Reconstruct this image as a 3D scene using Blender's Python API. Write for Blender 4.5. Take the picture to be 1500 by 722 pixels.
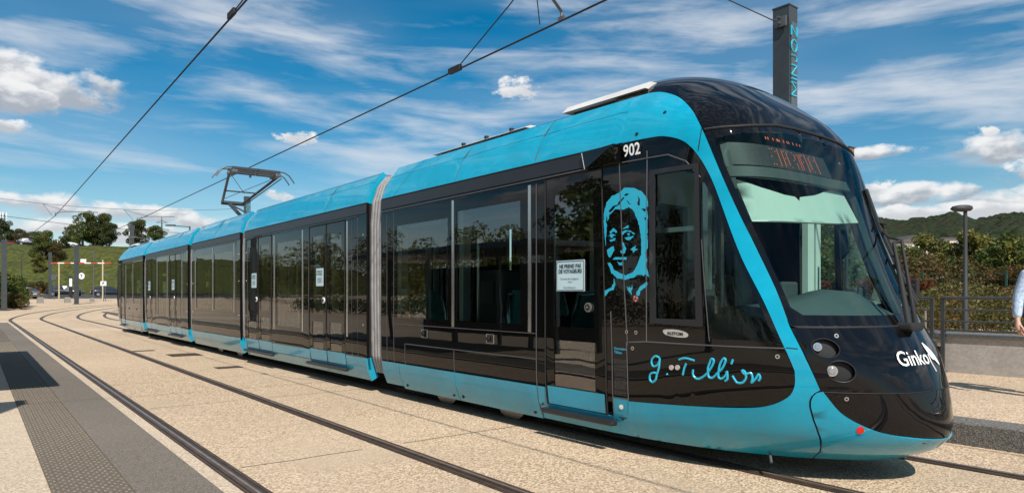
import bpy, bmesh, math, random
from mathutils import Vector, Matrix
from mathutils.geometry import delaunay_2d_cdt
random.seed(7)
SC=bpy.context.scene
for o in list(bpy.data.objects): bpy.data.objects.remove(o)
R=math.radians
# ------------------------------------------------------------------ camera
CAMYAW=38.3
cam=bpy.data.cameras.new('camera'); camo=bpy.data.objects.new('camera',cam); SC.collection.objects.link(camo)
cam.sensor_width=36; cam.lens=24.0; cam.shift_y=0.0473; cam.clip_start=.05; cam.clip_end=20000
camo.location=(0,0,1.45); camo.rotation_euler=(R(90),0,R(-CAMYAW)); SC.camera=camo
# ------------------------------------------------------------------ sky + sun
SUN=Vector((-.36,-.84,1.0)).normalized()
SEL=math.asin(SUN.z); SAZ=math.atan2(SUN.x,SUN.y)
SUN_STRENGTH=4.7; SKY_STRENGTH=.080; EXPOSURE=.30
w=bpy.data.worlds.new("World"); SC.world=w; w.use_nodes=True
nt=w.node_tree; nt.nodes.clear()
def N(tree,typ,**k):
    n=tree.nodes.new(typ)
    for a,b in k.items(): setattr(n,a,b)
    return n
class G:
    """small helper for building math node graphs"""
    def __init__(s,t): s.t=t
    def put(s,sock,v):
        if hasattr(v,'is_output') or isinstance(v,bpy.types.NodeSocket): s.t.links.new(v,sock)
        else: sock.default_value=v
    def m(s,op,a,b=0.0,c=None,clamp=False):
        n=N(s.t,'ShaderNodeMath',operation=op,use_clamp=clamp)
        s.put(n.inputs[0],a); s.put(n.inputs[1],b)
        if c is not None: s.put(n.inputs[2],c)
        return n.outputs[0]
    def mix(s,f,a,b):
        n=N(s.t,'ShaderNodeMix',data_type='RGBA'); s.put(n.inputs[0],f)
        s.put(n.inputs[6],a if not isinstance(a,tuple) else (*a,1)); s.put(n.inputs[7],b if not isinstance(b,tuple) else (*b,1))
        return n.outputs[2]
    def noise(s,vec,scale,detail=3,rough=.5,dist=0.):
        n=N(s.t,'ShaderNodeTexNoise'); 
        if vec is not None: s.t.links.new(vec,n.inputs['Vector'])
        n.inputs['Scale'].default_value=scale;n.inputs['Detail'].default_value=detail
        n.inputs['Roughness'].default_value=rough;n.inputs['Distortion'].default_value=dist
        return n.outputs[0]
    def rng(s,v,a,b,c=0.,d=1.,smooth=True):
        n=N(s.t,'ShaderNodeMapRange',interpolation_type='SMOOTHSTEP' if smooth else 'LINEAR')
        s.put(n.inputs[0],v)
        for i,x in zip((1,2,3,4),(a,b,c,d)): s.put(n.inputs[i],x)
        return n.outputs[0]
    def xyz(s,x,y,z):
        n=N(s.t,'ShaderNodeCombineXYZ'); s.put(n.inputs[0],x);s.put(n.inputs[1],y);s.put(n.inputs[2],z);return n.outputs[0]
g=G(nt)
sky=N(nt,'ShaderNodeTexSky',sky_type='NISHITA'); sky.sun_disc=False; sky.sun_elevation=SEL; sky.sun_rotation=SAZ
sky.altitude=300; sky.air_density=1.0; sky.dust_density=.3; sky.ozone_density=1.0
tc=N(nt,'ShaderNodeTexCoord'); sp=N(nt,'ShaderNodeSeparateXYZ'); nt.links.new(tc.outputs['Generated'],sp.inputs[0])
x,y,z=sp.outputs
az=g.m('MULTIPLY',g.m('ARCTAN2',x,y),57.2958)                  # degrees from +Y towards +X
el=g.m('MULTIPLY',g.m('ARCSINE',z),57.2958)
hs=N(nt,'ShaderNodeHueSaturation'); hs.inputs['Hue'].default_value=.487; hs.inputs['Saturation'].default_value=1.62; hs.inputs['Value'].default_value=1.0; nt.links.new(sky.outputs[0],hs.inputs['Color'])
col=hs.outputs[0]
WHITE=(7.6,7.9,8.4)
# cirrus: long streaks, fibrous
cv=g.xyz(g.m('MULTIPLY',az,.045),g.m('MULTIPLY',g.m('ADD',el,g.m('MULTIPLY',az,.035)),.26),0.)
c1=g.noise(cv,1.05,6,.54,.35); c2=g.noise(cv,3.4,5,.6,.6)
cf=g.m('ADD',g.m('MULTIPLY',c1,.8),g.m('MULTIPLY',c2,.2))
cir=g.m('MULTIPLY',g.rng(cf,.41,.70),g.rng(el,2.,16.,.4,.85))
veil=g.m('MULTIPLY',g.rng(g.noise(cv,.5,3,.5),.35,.65),.16)
cir=g.m('MAXIMUM',cir,veil)
hz=g.rng(el,0.,9.,.42,0.)
col=g.mix(hz,col,(5.2,6.4,7.8))
col=g.mix(cir,col,WHITE)
# cumulus: elliptical seeds in azimuth / elevation broken up by noise
dv=g.xyz(g.m('MULTIPLY',az,.1),g.m('MULTIPLY',el,.16),0.)
n1=g.noise(dv,2.6,7,.58); n3=g.noise(dv,6.5,6,.6); n2=g.noise(dv,5.0,4,.55)
CUMULUS=[  # azimuth, elevation, half width, half height, grey level of the base
 (4.3,14.2,3.9,1.5,.42),(2.2,15.0,2.6,1.3,.6),(6.2,14.6,2.6,1.1,.5),(1.2,13.2,3.6,1.2,.42),(2.0,11.3,1.3,.5,.6),(20.6,12.4,1.6,.6,.85),(38.7,16.6,2.0,.95,.85),
 (3.7,6.3,3.0,.8,.6),(9.5,6.0,4.0,.7,.6),(14.5,5.6,3.2,.8,.62),(19.5,7.9,1.1,.5,.9),(21.,6.0,3.,.7,.6),(7.,4.6,6.,.7,.75),
 (69.3,7.1,3.4,.85,.40),(66.2,7.6,1.8,.8,.6),(73.3,9.9,2.4,1.0,.38),(66.7,10.4,2.6,.5,.36),(75.5,8.2,2.2,.7,.42),(71.,5.9,5.,.7,.75),(77.,6.4,5.,1.0,.7),(72.9,11.1,.9,.4,1.0),(62.,5.6,3.,.9,.6),
 (95.,9.,9.,2.5,.5),(120.,12.,9.,3.,.5),(-20.,11.,8.,2.6,.5),(-45.,9.,9.,2.,.5),(-75.,13.,10.,3.,.5),(-110.,9.,9.,2.,.5),(160.,10.,10.,2.4,.5)]
mask=None; shade=None
for (a,e,wa,he,gl) in CUMULUS:
    da=g.m('DIVIDE',g.m('SUBTRACT',az,a),wa); de=g.m('DIVIDE',g.m('SUBTRACT',el,e),he)
    r2=g.m('ADD',g.m('MULTIPLY',da,da),g.m('MULTIPLY',de,de))
    v=g.m('SUBTRACT',1.35 if wa>3.2 else 1.15,g.m('MULTIPLY',r2,.9))
    v=g.m('ADD',v,g.m('MULTIPLY',g.m('SUBTRACT',n1 if wa>2.3 else n3,.5),4.9 if wa>2.3 else 5.2))
    mk=g.rng(v,.15,1.05)
    sh=g.rng(g.m('ADD',de,g.m('MULTIPLY',g.m('SUBTRACT',n2,.5),3.4)),-.55,.75,gl*.8,1.0)
    if mask is None: mask,shade=mk,g.m('MULTIPLY',mk,sh)
    else:
        mask_=g.m('MAXIMUM',mask,mk); shade=g.m('MAXIMUM',shade,g.m('MULTIPLY',mk,sh)); mask=mask_
sh=g.m('DIVIDE',shade,g.m('MAXIMUM',mask,.001))
ccol=g.mix(sh,(1.7,2.3,3.2),(9.2,9.2,9.2))
col=g.mix(g.m('MULTIPLY',mask,.96),col,ccol)
bg=N(nt,'ShaderNodeBackground'); nt.links.new(col,bg.inputs[0]); bg.inputs[1].default_value=SKY_STRENGTH
wo=N(nt,'ShaderNodeOutputWorld'); nt.links.new(bg.outputs[0],wo.inputs[0])
sl=bpy.data.lights.new('sun','SUN'); sl.energy=SUN_STRENGTH; sl.angle=R(.5); sl.color=(1,.955,.88)
so=bpy.data.objects.new('sun',sl); SC.collection.objects.link(so); so.rotation_euler=(-SUN).to_track_quat('-Z','Y').to_euler(); so.location=(0,0,60)
SC.view_settings.view_transform='Standard'; SC.view_settings.look='None'; SC.view_settings.gamma=1; SC.view_settings.use_curve_mapping=False
SC.view_settings.exposure=EXPOSURE
SC.render.engine='CYCLES'
SC.cycles.max_bounces=10; SC.cycles.transparent_max_bounces=24; SC.cycles.glossy_bounces=5
# ------------------------------------------------------------------ materials
M={}
def mat(name,col,rough=.6,metal=0.,var=.12,vs=3.,bump=0.,bs=40.,coat=0.,coatior=1.5,spec=.5,wavy=0.,emit=None,col2=None,dirt=0.,dust=0.):
    if name in M: return M[name]
    m=bpy.data.materials.new(name); m.use_nodes=True; t=m.node_tree; q=G(t)
    b=t.nodes['Principled BSDF']; b.inputs['Roughness'].default_value=rough; b.inputs['Metallic'].default_value=metal
    b.inputs['Specular IOR Level'].default_value=spec
    tcn=N(t,'ShaderNodeTexCoord'); ob=tcn.outputs['Object']
    n=q.noise(ob,vs,4,.6)
    c2=col2 if col2 else tuple(c*(1-var) for c in col); c1=tuple(min(1,c*(1+var*.6)) for c in col) if not col2 else col
    cc=q.mix(q.rng(n,.3,.7),c1,c2)
    if dirt:
        dn=q.noise(ob,vs*4,6,.7); cc=q.mix(q.m('MULTIPLY',q.rng(dn,.5,.75),dirt),cc,tuple(c*.35 for c in col))
    if dust:
        sx=N(t,'ShaderNodeSeparateXYZ'); t.links.new(ob,sx.inputs[0])
        cc=q.mix(q.m('MULTIPLY',q.m('MULTIPLY',q.rng(sx.outputs[2],.62,.16),q.rng(q.noise(ob,5.,5,.7),.3,.75)),dust),cc,(.17,.135,.10))
    t.links.new(cc,b.inputs['Base Color'])
    if coat: b.inputs['Coat Weight'].default_value=coat; b.inputs['Coat Roughness'].default_value=.015; b.inputs['Coat IOR'].default_value=coatior
    if bump or wavy:
        bn=N(t,'ShaderNodeBump')
        if wavy:
            bn.inputs['Strength'].default_value=1; bn.inputs['Distance'].default_value=wavy
            t.links.new(q.noise(ob,bs if not bump else 2.2,1.5,.4),bn.inputs['Height'])
            t.links.new(bn.outputs[0],b.inputs['Normal'])
            if coat: t.links.new(bn.outputs[0],b.inputs['Coat Normal'])
        else:
            bn.inputs['Strength'].default_value=bump; bn.inputs['Distance'].default_value=.01
            t.links.new(q.noise(ob,bs,4,.6),bn.inputs['Height']); t.links.new(bn.outputs[0],b.inputs['Normal'])
    if emit: b.inputs['Emission Color'].default_value=(*emit[0],1); b.inputs['Emission Strength'].default_value=emit[1]
    m.diffuse_color=(*col,1); M[name]=m; return m
def glass(name,tint,ior=1.55,rough=.01,wavy=0.):
    m=bpy.data.materials.new(name); m.use_nodes=True; t=m.node_tree; t.nodes.clear(); q=G(t)
    fr=N(t,'ShaderNodeFresnel'); fr.inputs[0].default_value=ior
    tr=N(t,'ShaderNodeBsdfTransparent'); tr.inputs[0].default_value=(*tint,1)
    gl=N(t,'ShaderNodeBsdfGlossy'); gl.inputs['Roughness'].default_value=rough
    if wavy:
        tcn=N(t,'ShaderNodeTexCoord'); bn=N(t,'ShaderNodeBump'); bn.inputs['Strength'].default_value=1; bn.inputs['Distance'].default_value=wavy
        t.links.new(q.noise(tcn.outputs['Object'],1.7,1.5,.4),bn.inputs['Height']); t.links.new(bn.outputs[0],gl.inputs['Normal']); t.links.new(bn.outputs[0],fr.inputs['Normal'])
    mx=N(t,'ShaderNodeMixShader'); o=N(t,'ShaderNodeOutputMaterial')
    t.links.new(fr.outputs[0],mx.inputs[0]); t.links.new(tr.outputs[0],mx.inputs[1]); t.links.new(gl.outputs[0],mx.inputs[2]); t.links.new(mx.outputs[0],o.inputs[0])
    M[name]=m; return m
mat('black',(.004,.004,.004),.5,0,.1,spec=.0,coat=1.,coatior=1.42,wavy=.0022,bs=1.6)
mat('nose_black',(.004,.004,.005),.5,0,.1,spec=.0,coat=1.,coatior=1.40,wavy=.0006,bs=2.)
mat('satin_black',(.018,.018,.02),.38,0,.1)
mat('matte_black',(.012,.012,.012),.7)
mat('under',(.02,.018,.016),.75,0,.3,5,bump=.4)
mat('cyan',(.0,.315,.47),.3,0,.08,spec=.3,dirt=.05,dust=.3,coat=.85,coatior=1.4,wavy=.0012,bs=1.5)
mat('white_text',(.82,.82,.8),.4,0,.02)
mat('cyan_print',(.02,.42,.60),.3,0,.03,coat=.5)
mat('seam',(.10,.10,.105),.35,.3)
mat('seam_dark',(.006,.006,.007),.7)
mat('bellows',(.25,.24,.235),.55,0,.2,6,bump=.2)
mat('silver',(.62,.61,.59),.22,.9,.05)
mat('steel',(.30,.29,.28),.3,.9,.2)
mat('galv',(.12,.13,.135),.5,.5,.15,4)
mat('mast',(.045,.052,.055),.45,.2,.15,3,coat=.2)
mat('rail_steel',(.085,.055,.038),.5,.1,.3,6)
mat('rail_top',(.26,.21,.17),.35,.3,.2,9)
mat('rail_bed',(.06,.040,.028),.7,0,.4,8,bump=.4)
mat('white_paint',(.62,.60,.57),.4,0,.1)
mat('roof_grey',(.16,.16,.165),.6,0,.2)
mat('red',(.72,.01,.01),.35,0,.02,coat=.5)
mat('lens',(.38,.39,.41),.12,.6,.05)
mat('interior_wall',(.30,.34,.33),.6,0,.05)
mat('interior_dark',(.05,.06,.06),.6)
mat('floor_grey',(.10,.105,.11),.6)
mat('seat_teal',(.12,.42,.40),.5,0,.15)
mat('pole_steel',(.6,.6,.58),.2,.9)
mat('blind',(.42,.50,.45),.6,0,.04)
mat('dash',(.06,.085,.09),.55,0,.1)
mat('pillar_grey',(.55,.62,.58),.5,0,.05)
mat('paper',(.50,.66,.70),.5,0,.04)
mat('ink',(.02,.03,.04),.6)
mat('amber',(.3,.05,.02),.5,emit=((1.,.20,.07),.75))
mat('led_panel',(.03,.03,.032),.6,0,.3,60)
mat('plate',(.60,.57,.55),.35,.4)
glass('side_glass',(.74,.90,.85),2.6,wavy=.0016)
glass('front_glass',(.70,.86,.82),1.30,wavy=0)
glass('cab_glass',(.58,.70,.66),1.42,wavy=.001)
# ------------------------------------------------------------------ object helpers
def tag(o,label=None,cat=None,group=None,kind=None):
    if label: o['label']=label
    if cat: o['category']=cat
    if group: o['group']=group
    if kind: o['kind']=kind
    return o
def empty(name,loc=(0,0,0),label=None,cat=None,group=None,rz=0,parent=None):
    o=bpy.data.objects.new(name,None); SC.collection.objects.link(o); o.location=loc; o.rotation_euler=(0,0,rz); o.empty_display_size=.2
    if parent: o.parent=parent
    return tag(o,label,cat,group)
def copy_tree(o,parent=None):
    c=o.copy(); SC.collection.objects.link(c); c.parent=parent
    for ch in list(o.children): copy_tree(ch,c)
    return c
MESHES={}
class MB:
    def __init__(s): s.v=[];s.f=[];s.mi=[];s.sm=[];s.seg=[]
    def mark(s):
        if not s.seg or s.seg[-1]!=(len(s.v),len(s.f)): s.seg.append((len(s.v),len(s.f)))
        return s
    def split(s):
        out=[];m=s.seg+[(len(s.v),len(s.f))]
        if not s.seg or s.seg[0][0]>0: m=[(0,0)]+m
        for (v0,f0),(v1,f1) in zip(m,m[1:]):
            if v1==v0: continue
            q=MB(); q.v=s.v[v0:v1]; q.f=[[i-v0 for i in f] for f in s.f[f0:f1]]; q.mi=s.mi[f0:f1]; q.sm=s.sm[f0:f1]; out.append(q)
        return out
    def fill(s,me,mats):
        me.clear_geometry(); me.from_pydata(s.v,[],s.f)
        me.materials.clear()
        for m in mats: me.materials.append(M[m])
        me.polygons.foreach_set('material_index',s.mi); me.polygons.foreach_set('use_smooth',s.sm); me.update()
    def add(s,vs,fs,mi=0,smooth=False):
        b=len(s.v); s.v+= [tuple(p) for p in vs]
        for f in fs: s.f.append([b+i for i in f]); s.mi.append(mi); s.sm.append(smooth)
        return s
    def box(s,a,b,mi=0,rz=0.,c=None,bev=0.):
        x0,y0,z0=a;x1,y1,z1=b
        if bev>0:
            e=min(bev,abs(x1-x0)/2.01,abs(y1-y0)/2.01,abs(z1-z0)/2.01)
            bm=bmesh.new(); bmesh.ops.create_cube(bm,size=1)
            for v in bm.verts: v.co=Vector(((x0+x1)/2+v.co.x*(x1-x0),(y0+y1)/2+v.co.y*(y1-y0),(z0+z1)/2+v.co.z*(z1-z0)))
            bmesh.ops.bevel(bm,geom=list(bm.edges),offset=e,segments=2,affect='EDGES',profile=.5)
            bm.verts.index_update(); vs=[v.co.copy() for v in bm.verts]; fs=[[v.index for v in f.verts] for f in bm.faces]; bm.free()
        else:
            vs=[Vector(p) for p in ((x0,y0,z0),(x1,y0,z0),(x1,y1,z0),(x0,y1,z0),(x0,y0,z1),(x1,y0,z1),(x1,y1,z1),(x0,y1,z1))]
            fs=[(0,3,2,1),(4,5,6,7),(0,1,5,4),(1,2,6,5),(2,3,7,6),(3,0,4,7)]
        if rz:
            cc=Vector(c) if c else Vector(((x0+x1)/2,(y0+y1)/2,0)); mt=Matrix.Rotation(rz,3,'Z')
            vs=[mt@(v-cc)+cc for v in vs]
        return s.add(vs,fs,mi)
    def tube(s,pts,r,mi=0,n=8,cap=True,r2=None):
        pts=[Vector(p) for p in pts]; L=len(pts); rs=[r+(r2-r)*i/(L-1) if r2 is not None else r for i in range(L)]
        if isinstance(r,(list,tuple)): rs=list(r)
        vs=[];up=None
        for i,p in enumerate(pts):
            d=(pts[min(i+1,L-1)]-pts[max(i-1,0)]).normalized()
            if up is None:
                up=Vector((0,0,1)) if abs(d.z)<.9 else Vector((1,0,0))
            a=d.cross(up)
            if a.length<.08: a=d.cross(Vector((0,0,1)) if abs(d.z)<.9 else Vector((1,0,0)))
            a.normalize(); b=a.cross(d).normalized(); up=b
            for k in range(n):
                t=2*math.pi*k/n; vs.append(p+(a*math.cos(t)+b*math.sin(t))*rs[i])
        fs=[(i*n+k,i*n+(k+1)%n,(i+1)*n+(k+1)%n,(i+1)*n+k) for i in range(L-1) for k in range(n)]
        s.add(vs,fs,mi,n>=8)
        if cap: s.add(vs[:n],[list(range(n))[::-1]],mi); s.add(vs[-n:],[list(range(n))],mi)
        return s
    def cyl(s,c,r,h,axis='Z',mi=0,n=20,r2=None):
        c=Vector(c);d={'X':Vector((1,0,0)),'Y':Vector((0,1,0)),'Z':Vector((0,0,1))}[axis]
        return s.tube([c,c+d*h],[r,r if r2 is None else r2],mi,n)
    def prism(s,poly,z0,z1,fn,mi=0):
        """extrude a polygon; fn(u,v,w) maps to 3D"""
        n=len(poly); vs=[fn(u,v,z0) for u,v in poly]+[fn(u,v,z1) for u,v in poly]
        fs=[list(range(n))[::-1],[n+i for i in range(n)]]+[(i,(i+1)%n,n+(i+1)%n,n+i) for i in range(n)]
        return s.add(vs,fs,mi)
    def quad(s,a,b,c,d,mi=0): return s.add([a,b,c,d],[(0,1,2,3)],mi)
    def build(s,name,mats,parent=None,label=None,cat=None,group=None,kind=None,loc=None):
        me=bpy.data.meshes.new(name); me.from_pydata(s.v,[],s.f)
        for m in (mats if isinstance(mats,(list,tuple)) else [mats]): me.materials.append(M[m] if isinstance(m,str) else m)
        me.polygons.foreach_set('material_index',s.mi); me.polygons.foreach_set('use_smooth',s.sm); me.update()
        o=bpy.data.objects.new(name,me); SC.collection.objects.link(o)
        if parent: o.parent=parent
        if loc: o.location=loc
        return tag(o,label,cat,group,kind)
CT,ST=math.cos(R(CAMYAW)),math.sin(R(CAMYAW))
def site(a,D): # ground position from bearing tangent and depth along the street axis
    x=a*D; return (x*CT+D*ST,-x*ST+D*CT)
def px(p,D): return site((p-750)/1000.,D)
def gz(X,Y):
    D=X*ST+Y*CT
    if D<40: return 0.
    if D<46: return .022*(D-40)**2/12
    return .022*(min(D,118)-43)

def merge(o,mb,mats):
    """add surface detail to a part's own mesh"""
    base,bm_=MESHES[o.name]; b=len(base.v); ix=[]
    for m in mats:
        if m not in bm_: bm_.append(m)
        ix.append(bm_.index(m))
    base.v+=mb.v; base.f+=[[b+i for i in f] for f in mb.f]; base.mi+=[ix[i] for i in mb.mi]; base.sm+=mb.sm
    base.fill(o.data,bm_)
# ------------------------------------------------------------------ tram hull surface
CX=5.79; YS=4.7; SL=2.9
def interp(tab,z):
    if z<=tab[0][0]: return tab[0][1]
    if z>=tab[-1][0]: return tab[-1][1]
    n=len(tab)
    for i in range(n-1):
        if z<=tab[i+1][0]:
            x0,y0=tab[i];x1,y1=tab[i+1]
            # monotone-ish cubic hermite
            def sl(k):
                if k<=0: return (tab[1][1]-tab[0][1])/(tab[1][0]-tab[0][0])
                if k>=n-1: return (tab[-1][1]-tab[-2][1])/(tab[-1][0]-tab[-2][0])
                return (tab[k+1][1]-tab[k-1][1])/(tab[k+1][0]-tab[k-1][0])
            h=x1-x0;u=(z-x0)/h;m0=sl(i)*h;m1=sl(i+1)*h
            return (2*u**3-3*u*u+1)*y0+(u**3-2*u*u+u)*m0+(-2*u**3+3*u*u)*y1+(u**3-u*u)*m1
WT=[(.165,1.09),(.30,1.155),(.51,1.19),(.8,1.2),(2.0,1.2),(2.6,1.2),(2.82,1.19),(3.0,1.12),(3.15,1.04),(3.28,.93),(3.40,.82),(3.50,.66),(3.59,.42),(3.64,.2),(3.66,.03)]
YC=[(.165,2.34),(.25,2.14),(.33,2.04),(.42,2.00),(.6,2.03),(.8,2.09),(1.0,2.17),(1.21,2.30),(1.6,2.52),(2.0,2.72),(2.4,2.90),(2.7,3.03),(2.9,3.12),(3.05,3.21),(3.2,3.36),(3.35,3.55),(3.47,3.76),(3.56,4.0),(3.62,4.25),(3.66,4.55)]
NT=[(.18,2.2),(.45,2.9),(.8,4.0),(1.21,5.0),(2.0,6.0),(2.85,7.0),(3.2,4.5),(3.5,3.0)]
MT=[(.18,1.6),(.45,1.8),(.8,2.1),(1.21,2.3),(2.0,3.0),(2.85,4.8),(3.2,3.0),(3.5,2.2)]
YS=4.7
def hullW(z): return interp(WT,z)
_c={}
def row(z):
    k=round(z,4)
    if k in _c: return _c[k]
    W=hullW(z);yc=interp(YC,z);n=interp(NT,z);m=interp(MT,z);N=160
    P=[]
    for i in range(N+1):
        f=i/N
        # dense near both ends
        ph=math.pi/2*(3*f*f-2*f**3)
        P.append((W*math.sin(ph)**(2/m),YS-(max(0,math.cos(ph))**(2/n))*(YS-yc),ph))
    S=[0]
    for i in range(N): S.append(S[-1]+math.hypot(P[i+1][0]-P[i][0],P[i+1][1]-P[i][1]))
    L=S[-1];S=[s/L*SL for s in S]
    _c[k]=(P,S);return _c[k]
def P3(s,z):
    """(|t|,Y) on hull for surface coordinate s,z"""
    if abs(s)>=SL: return (hullW(z) if s>0 else -hullW(z)),YS+abs(s)-SL
    P,S=row(z);a=abs(s);lo,hi=0,len(S)-1
    while hi-lo>1:
        m=(lo+hi)//2
        if S[m]<=a: lo=m
        else: hi=m
    u=(a-S[lo])/(S[hi]-S[lo]+1e-12)
    t=P[lo][0]+(P[hi][0]-P[lo][0])*u
    return (t if s>=0 else -t),P[lo][1]+(P[hi][1]-P[lo][1])*u
def hp(s,z,off=0.,flip=1):
    """point on the hull: s>0 is the platform side, z height, off outwards"""
    t,Y=P3(s,z)
    X=CX-t
    if off:
        a=P3(s+.004,z); b=P3(s-.004,z); c=P3(s,min(z+.004,3.657)); d=P3(s,max(z-.004,.165))
        dz=min(z+.004,3.657)-max(z-.004,.165)
        ds=Vector((-(a[0]-b[0]),a[1]-b[1],0)); dzv=Vector((-(c[0]-d[0]),c[1]-d[1],dz))
        n=dzv.cross(ds)
        n=n.normalized() if n.length>1e-9 else Vector((0,0,1))
        if n.x*(X-CX)<0 and abs(s)>SL: n=-n
        elif abs(s)<=SL and n.dot(Vector((X-CX,Y-(YS+.5),.01)))<0: n=-n
        return Vector((X,Y,z))+n*off
    return Vector((X,Y,z))
def tp(t,Y,z): return Vector((CX+t,Y,z))
def resample(poly,step):
    out=[];n=len(poly)
    for i in range(n):
        a,b=poly[i],poly[(i+1)%n]; L=math.hypot(b[0]-a[0],b[1]-a[1]); k=max(1,int(math.ceil(L/step)))
        for j in range(k): out.append((a[0]+(b[0]-a[0])*j/k,a[1]+(b[1]-a[1])*j/k))
    return out
def inpoly(p,poly):
    c=False;n=len(poly);j=n-1
    for i in range(n):
        xi,yi=poly[i];xj,yj=poly[j]
        if (yi>p[1])!=(yj>p[1]) and p[0]<(xj-xi)*(p[1]-yi)/(yj-yi)+xi: c=not c
        j=i
    return c
def smooth(pts,n=4,closed=False):
    out=[];L=len(pts)
    rng_=range(L) if closed else range(L-1)
    for i in rng_:
        p0=pts[(i-1)%L] if closed else pts[max(i-1,0)];p1=pts[i];p2=pts[(i+1)%L];p3=pts[(i+2)%L] if closed else pts[min(i+2,L-1)]
        for k in range(n):
            u=k/n
            out.append(tuple(.5*((2*p1[d])+(-p0[d]+p2[d])*u+(2*p0[d]-5*p1[d]+4*p2[d]-p3[d])*u*u+(-p0[d]+3*p1[d]-3*p2[d]+p3[d])*u**3) for d in (0,1)))
    if not closed: out.append(tuple(pts[-1]))
    return out
def cdt(outer,holes=(),step=.12,grid=None,bstep=None,zs=None):
    bstep=bstep or step
    loops=[resample(outer,bstep)]+[resample(h,bstep) for h in holes]
    pts=[];edges=[]
    for L in loops:
        b=len(pts); pts+=L; edges+=[(b+i,b+(i+1)%len(L)) for i in range(len(L))]
    xs=[p[0] for p in outer];ys=[p[1] for p in outer]
    if step<5:
        gx=[min(xs)+step*(i+.5) for i in range(int((max(xs)-min(xs))/step))]
        gy=zs if zs else [min(ys)+step*(i+.5) for i in range(int((max(ys)-min(ys))/step))]
        for a in gx:
            for b in gy:
                if inpoly((a,b),outer) and not any(inpoly((a,b),h) for h in holes):
                    pts.append((a+1e-5*math.sin(a*91+b*17),b+1e-5*math.cos(a*37+b*71)))
    vs,es,fs,_,_,_=delaunay_2d_cdt([Vector(p) for p in pts],edges,[],0,1e-6)
    keep=[]
    for f in fs:
        c=(sum(vs[i][0] for i in f)/len(f),sum(vs[i][1] for i in f)/len(f))
        if inpoly(c,outer) and not any(inpoly(c,h) for h in holes): keep.append(list(f))
    return [(v[0],v[1]) for v in vs],keep
def patch(mb,outer,holes=(),mapf=None,off=0.,th=.02,step=.12,mi=0,bstep=None,zs=None,sides=(1,),rim=None):
    """a curved sheet with real thickness laid on the hull"""
    mapf=mapf or hp
    vs,fs=cdt(outer,holes,step,bstep=bstep,zs=zs)
    for sd in sides:
        mb.mark()
        used=sorted({i for f in fs for i in f}); idx={i:k for k,i in enumerate(used)}
        F=[mapf(vs[i][0]*sd,vs[i][1],off) for i in used]
        FF=[[idx[i] for i in f] for f in fs]
        # orientation: outward = away from the tram centre line
        tot=0
        for f in FF[:200]:
            a,b,c=F[f[0]],F[f[1]],F[f[2]]; n=(b-a).cross(c-a); ctr=(a+b+c)/3
            tot+=n.dot(Vector((ctr.x-CX,min(0,ctr.y-(YS+1)),(ctr.z-1.5)*.3)))
        if tot<0: FF=[f[::-1] for f in FF]
        mb.add(F,FF,mi,True)
        if th:
            B=[mapf(vs[i][0]*sd,vs[i][1],off-th) for i in used]
            mb.add(B,[f[::-1] for f in FF],mi if rim is None else rim,True)
            cnt={}
            for f in FF:
                for i in range(len(f)):
                    e=(f[i],f[(i+1)%len(f)]); k=(min(e),max(e)); cnt.setdefault(k,[]).append(e)
            vv=[];ff=[]
            for k,l in cnt.items():
                if len(l)==1:
                    a,b=l[0]; q=len(vv); vv+=[F[a],F[b],B[b],B[a]]; ff.append([q,q+3,q+2,q+1])
            mb.add(vv,ff,mi if rim is None else rim)
    return mb
def line_on(mb,pts,r,off=.002,mi=0,sd=1,n=5,step=.08,flat=False):
    P=[]
    for i in range(len(pts)-1):
        a,b=pts[i],pts[i+1];L=math.hypot(b[0]-a[0],b[1]-a[1]);k=max(1,int(math.ceil(L/step)))
        for j in range(k): P.append((a[0]+(b[0]-a[0])*j/k,a[1]+(b[1]-a[1])*j/k))
    P.append(pts[-1])
    mb.tube([hp(s*sd,z,off) for s,z in P],r,mi,n); return mb
def rect(a,b,c,d): return [(a,c),(b,c),(b,d),(a,d)]
def inset(poly,d):
    n=len(poly);cx=sum(p[0] for p in poly)/n;cy=sum(p[1] for p in poly)/n;out=[]
    ar=sum(poly[i][0]*poly[(i+1)%n][1]-poly[(i+1)%n][0]*poly[i][1] for i in range(n)); sg=1 if ar>0 else -1
    for i in range(n):
        p0,p1,p2=poly[i-1],poly[i],poly[(i+1)%n]
        def nrm(a,b):
            x,y=b[0]-a[0],b[1]-a[1];l=math.hypot(x,y)+1e-9;return (-y/l*sg,x/l*sg)
        a,b=nrm(p0,p1),nrm(p1,p2);mx,my=a[0]+b[0],a[1]+b[1];l2=(mx*mx+my*my)/2+1e-9
        k=min(1/l2*1.0,3.)
        out.append((p1[0]+mx*d*k,p1[1]+my*d*k))
    return out
def ellipse(cx,cy,rx,ry,n=28,rot=0.):
    return [(cx+rx*math.cos(2*math.pi*i/n)*math.cos(rot)-ry*math.sin(2*math.pi*i/n)*math.sin(rot),cy+rx*math.cos(2*math.pi*i/n)*math.sin(rot)+ry*math.sin(2*math.pi*i/n)*math.cos(rot)) for i in range(n)]
def text_geo(body,size=1.,bold=0.,align='LEFT',spacing=1.):
    cu=bpy.data.curves.new('lettering','FONT'); cu.body=body; cu.size=size; cu.offset=bold; cu.align_x=align; cu.resolution_u=3; cu.space_character=spacing
    ob=bpy.data.objects.new('lettering',cu); SC.collection.objects.link(ob); bpy.context.view_layer.update()
    dg=bpy.context.evaluated_depsgraph_get(); me=bpy.data.meshes.new_from_object(ob.evaluated_get(dg))
    vs=[v.co.copy() for v in me.vertices]; fs=[list(p.vertices) for p in me.polygons]
    bpy.data.objects.remove(ob); bpy.data.curves.remove(cu); bpy.data.meshes.remove(me); return vs,fs
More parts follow.
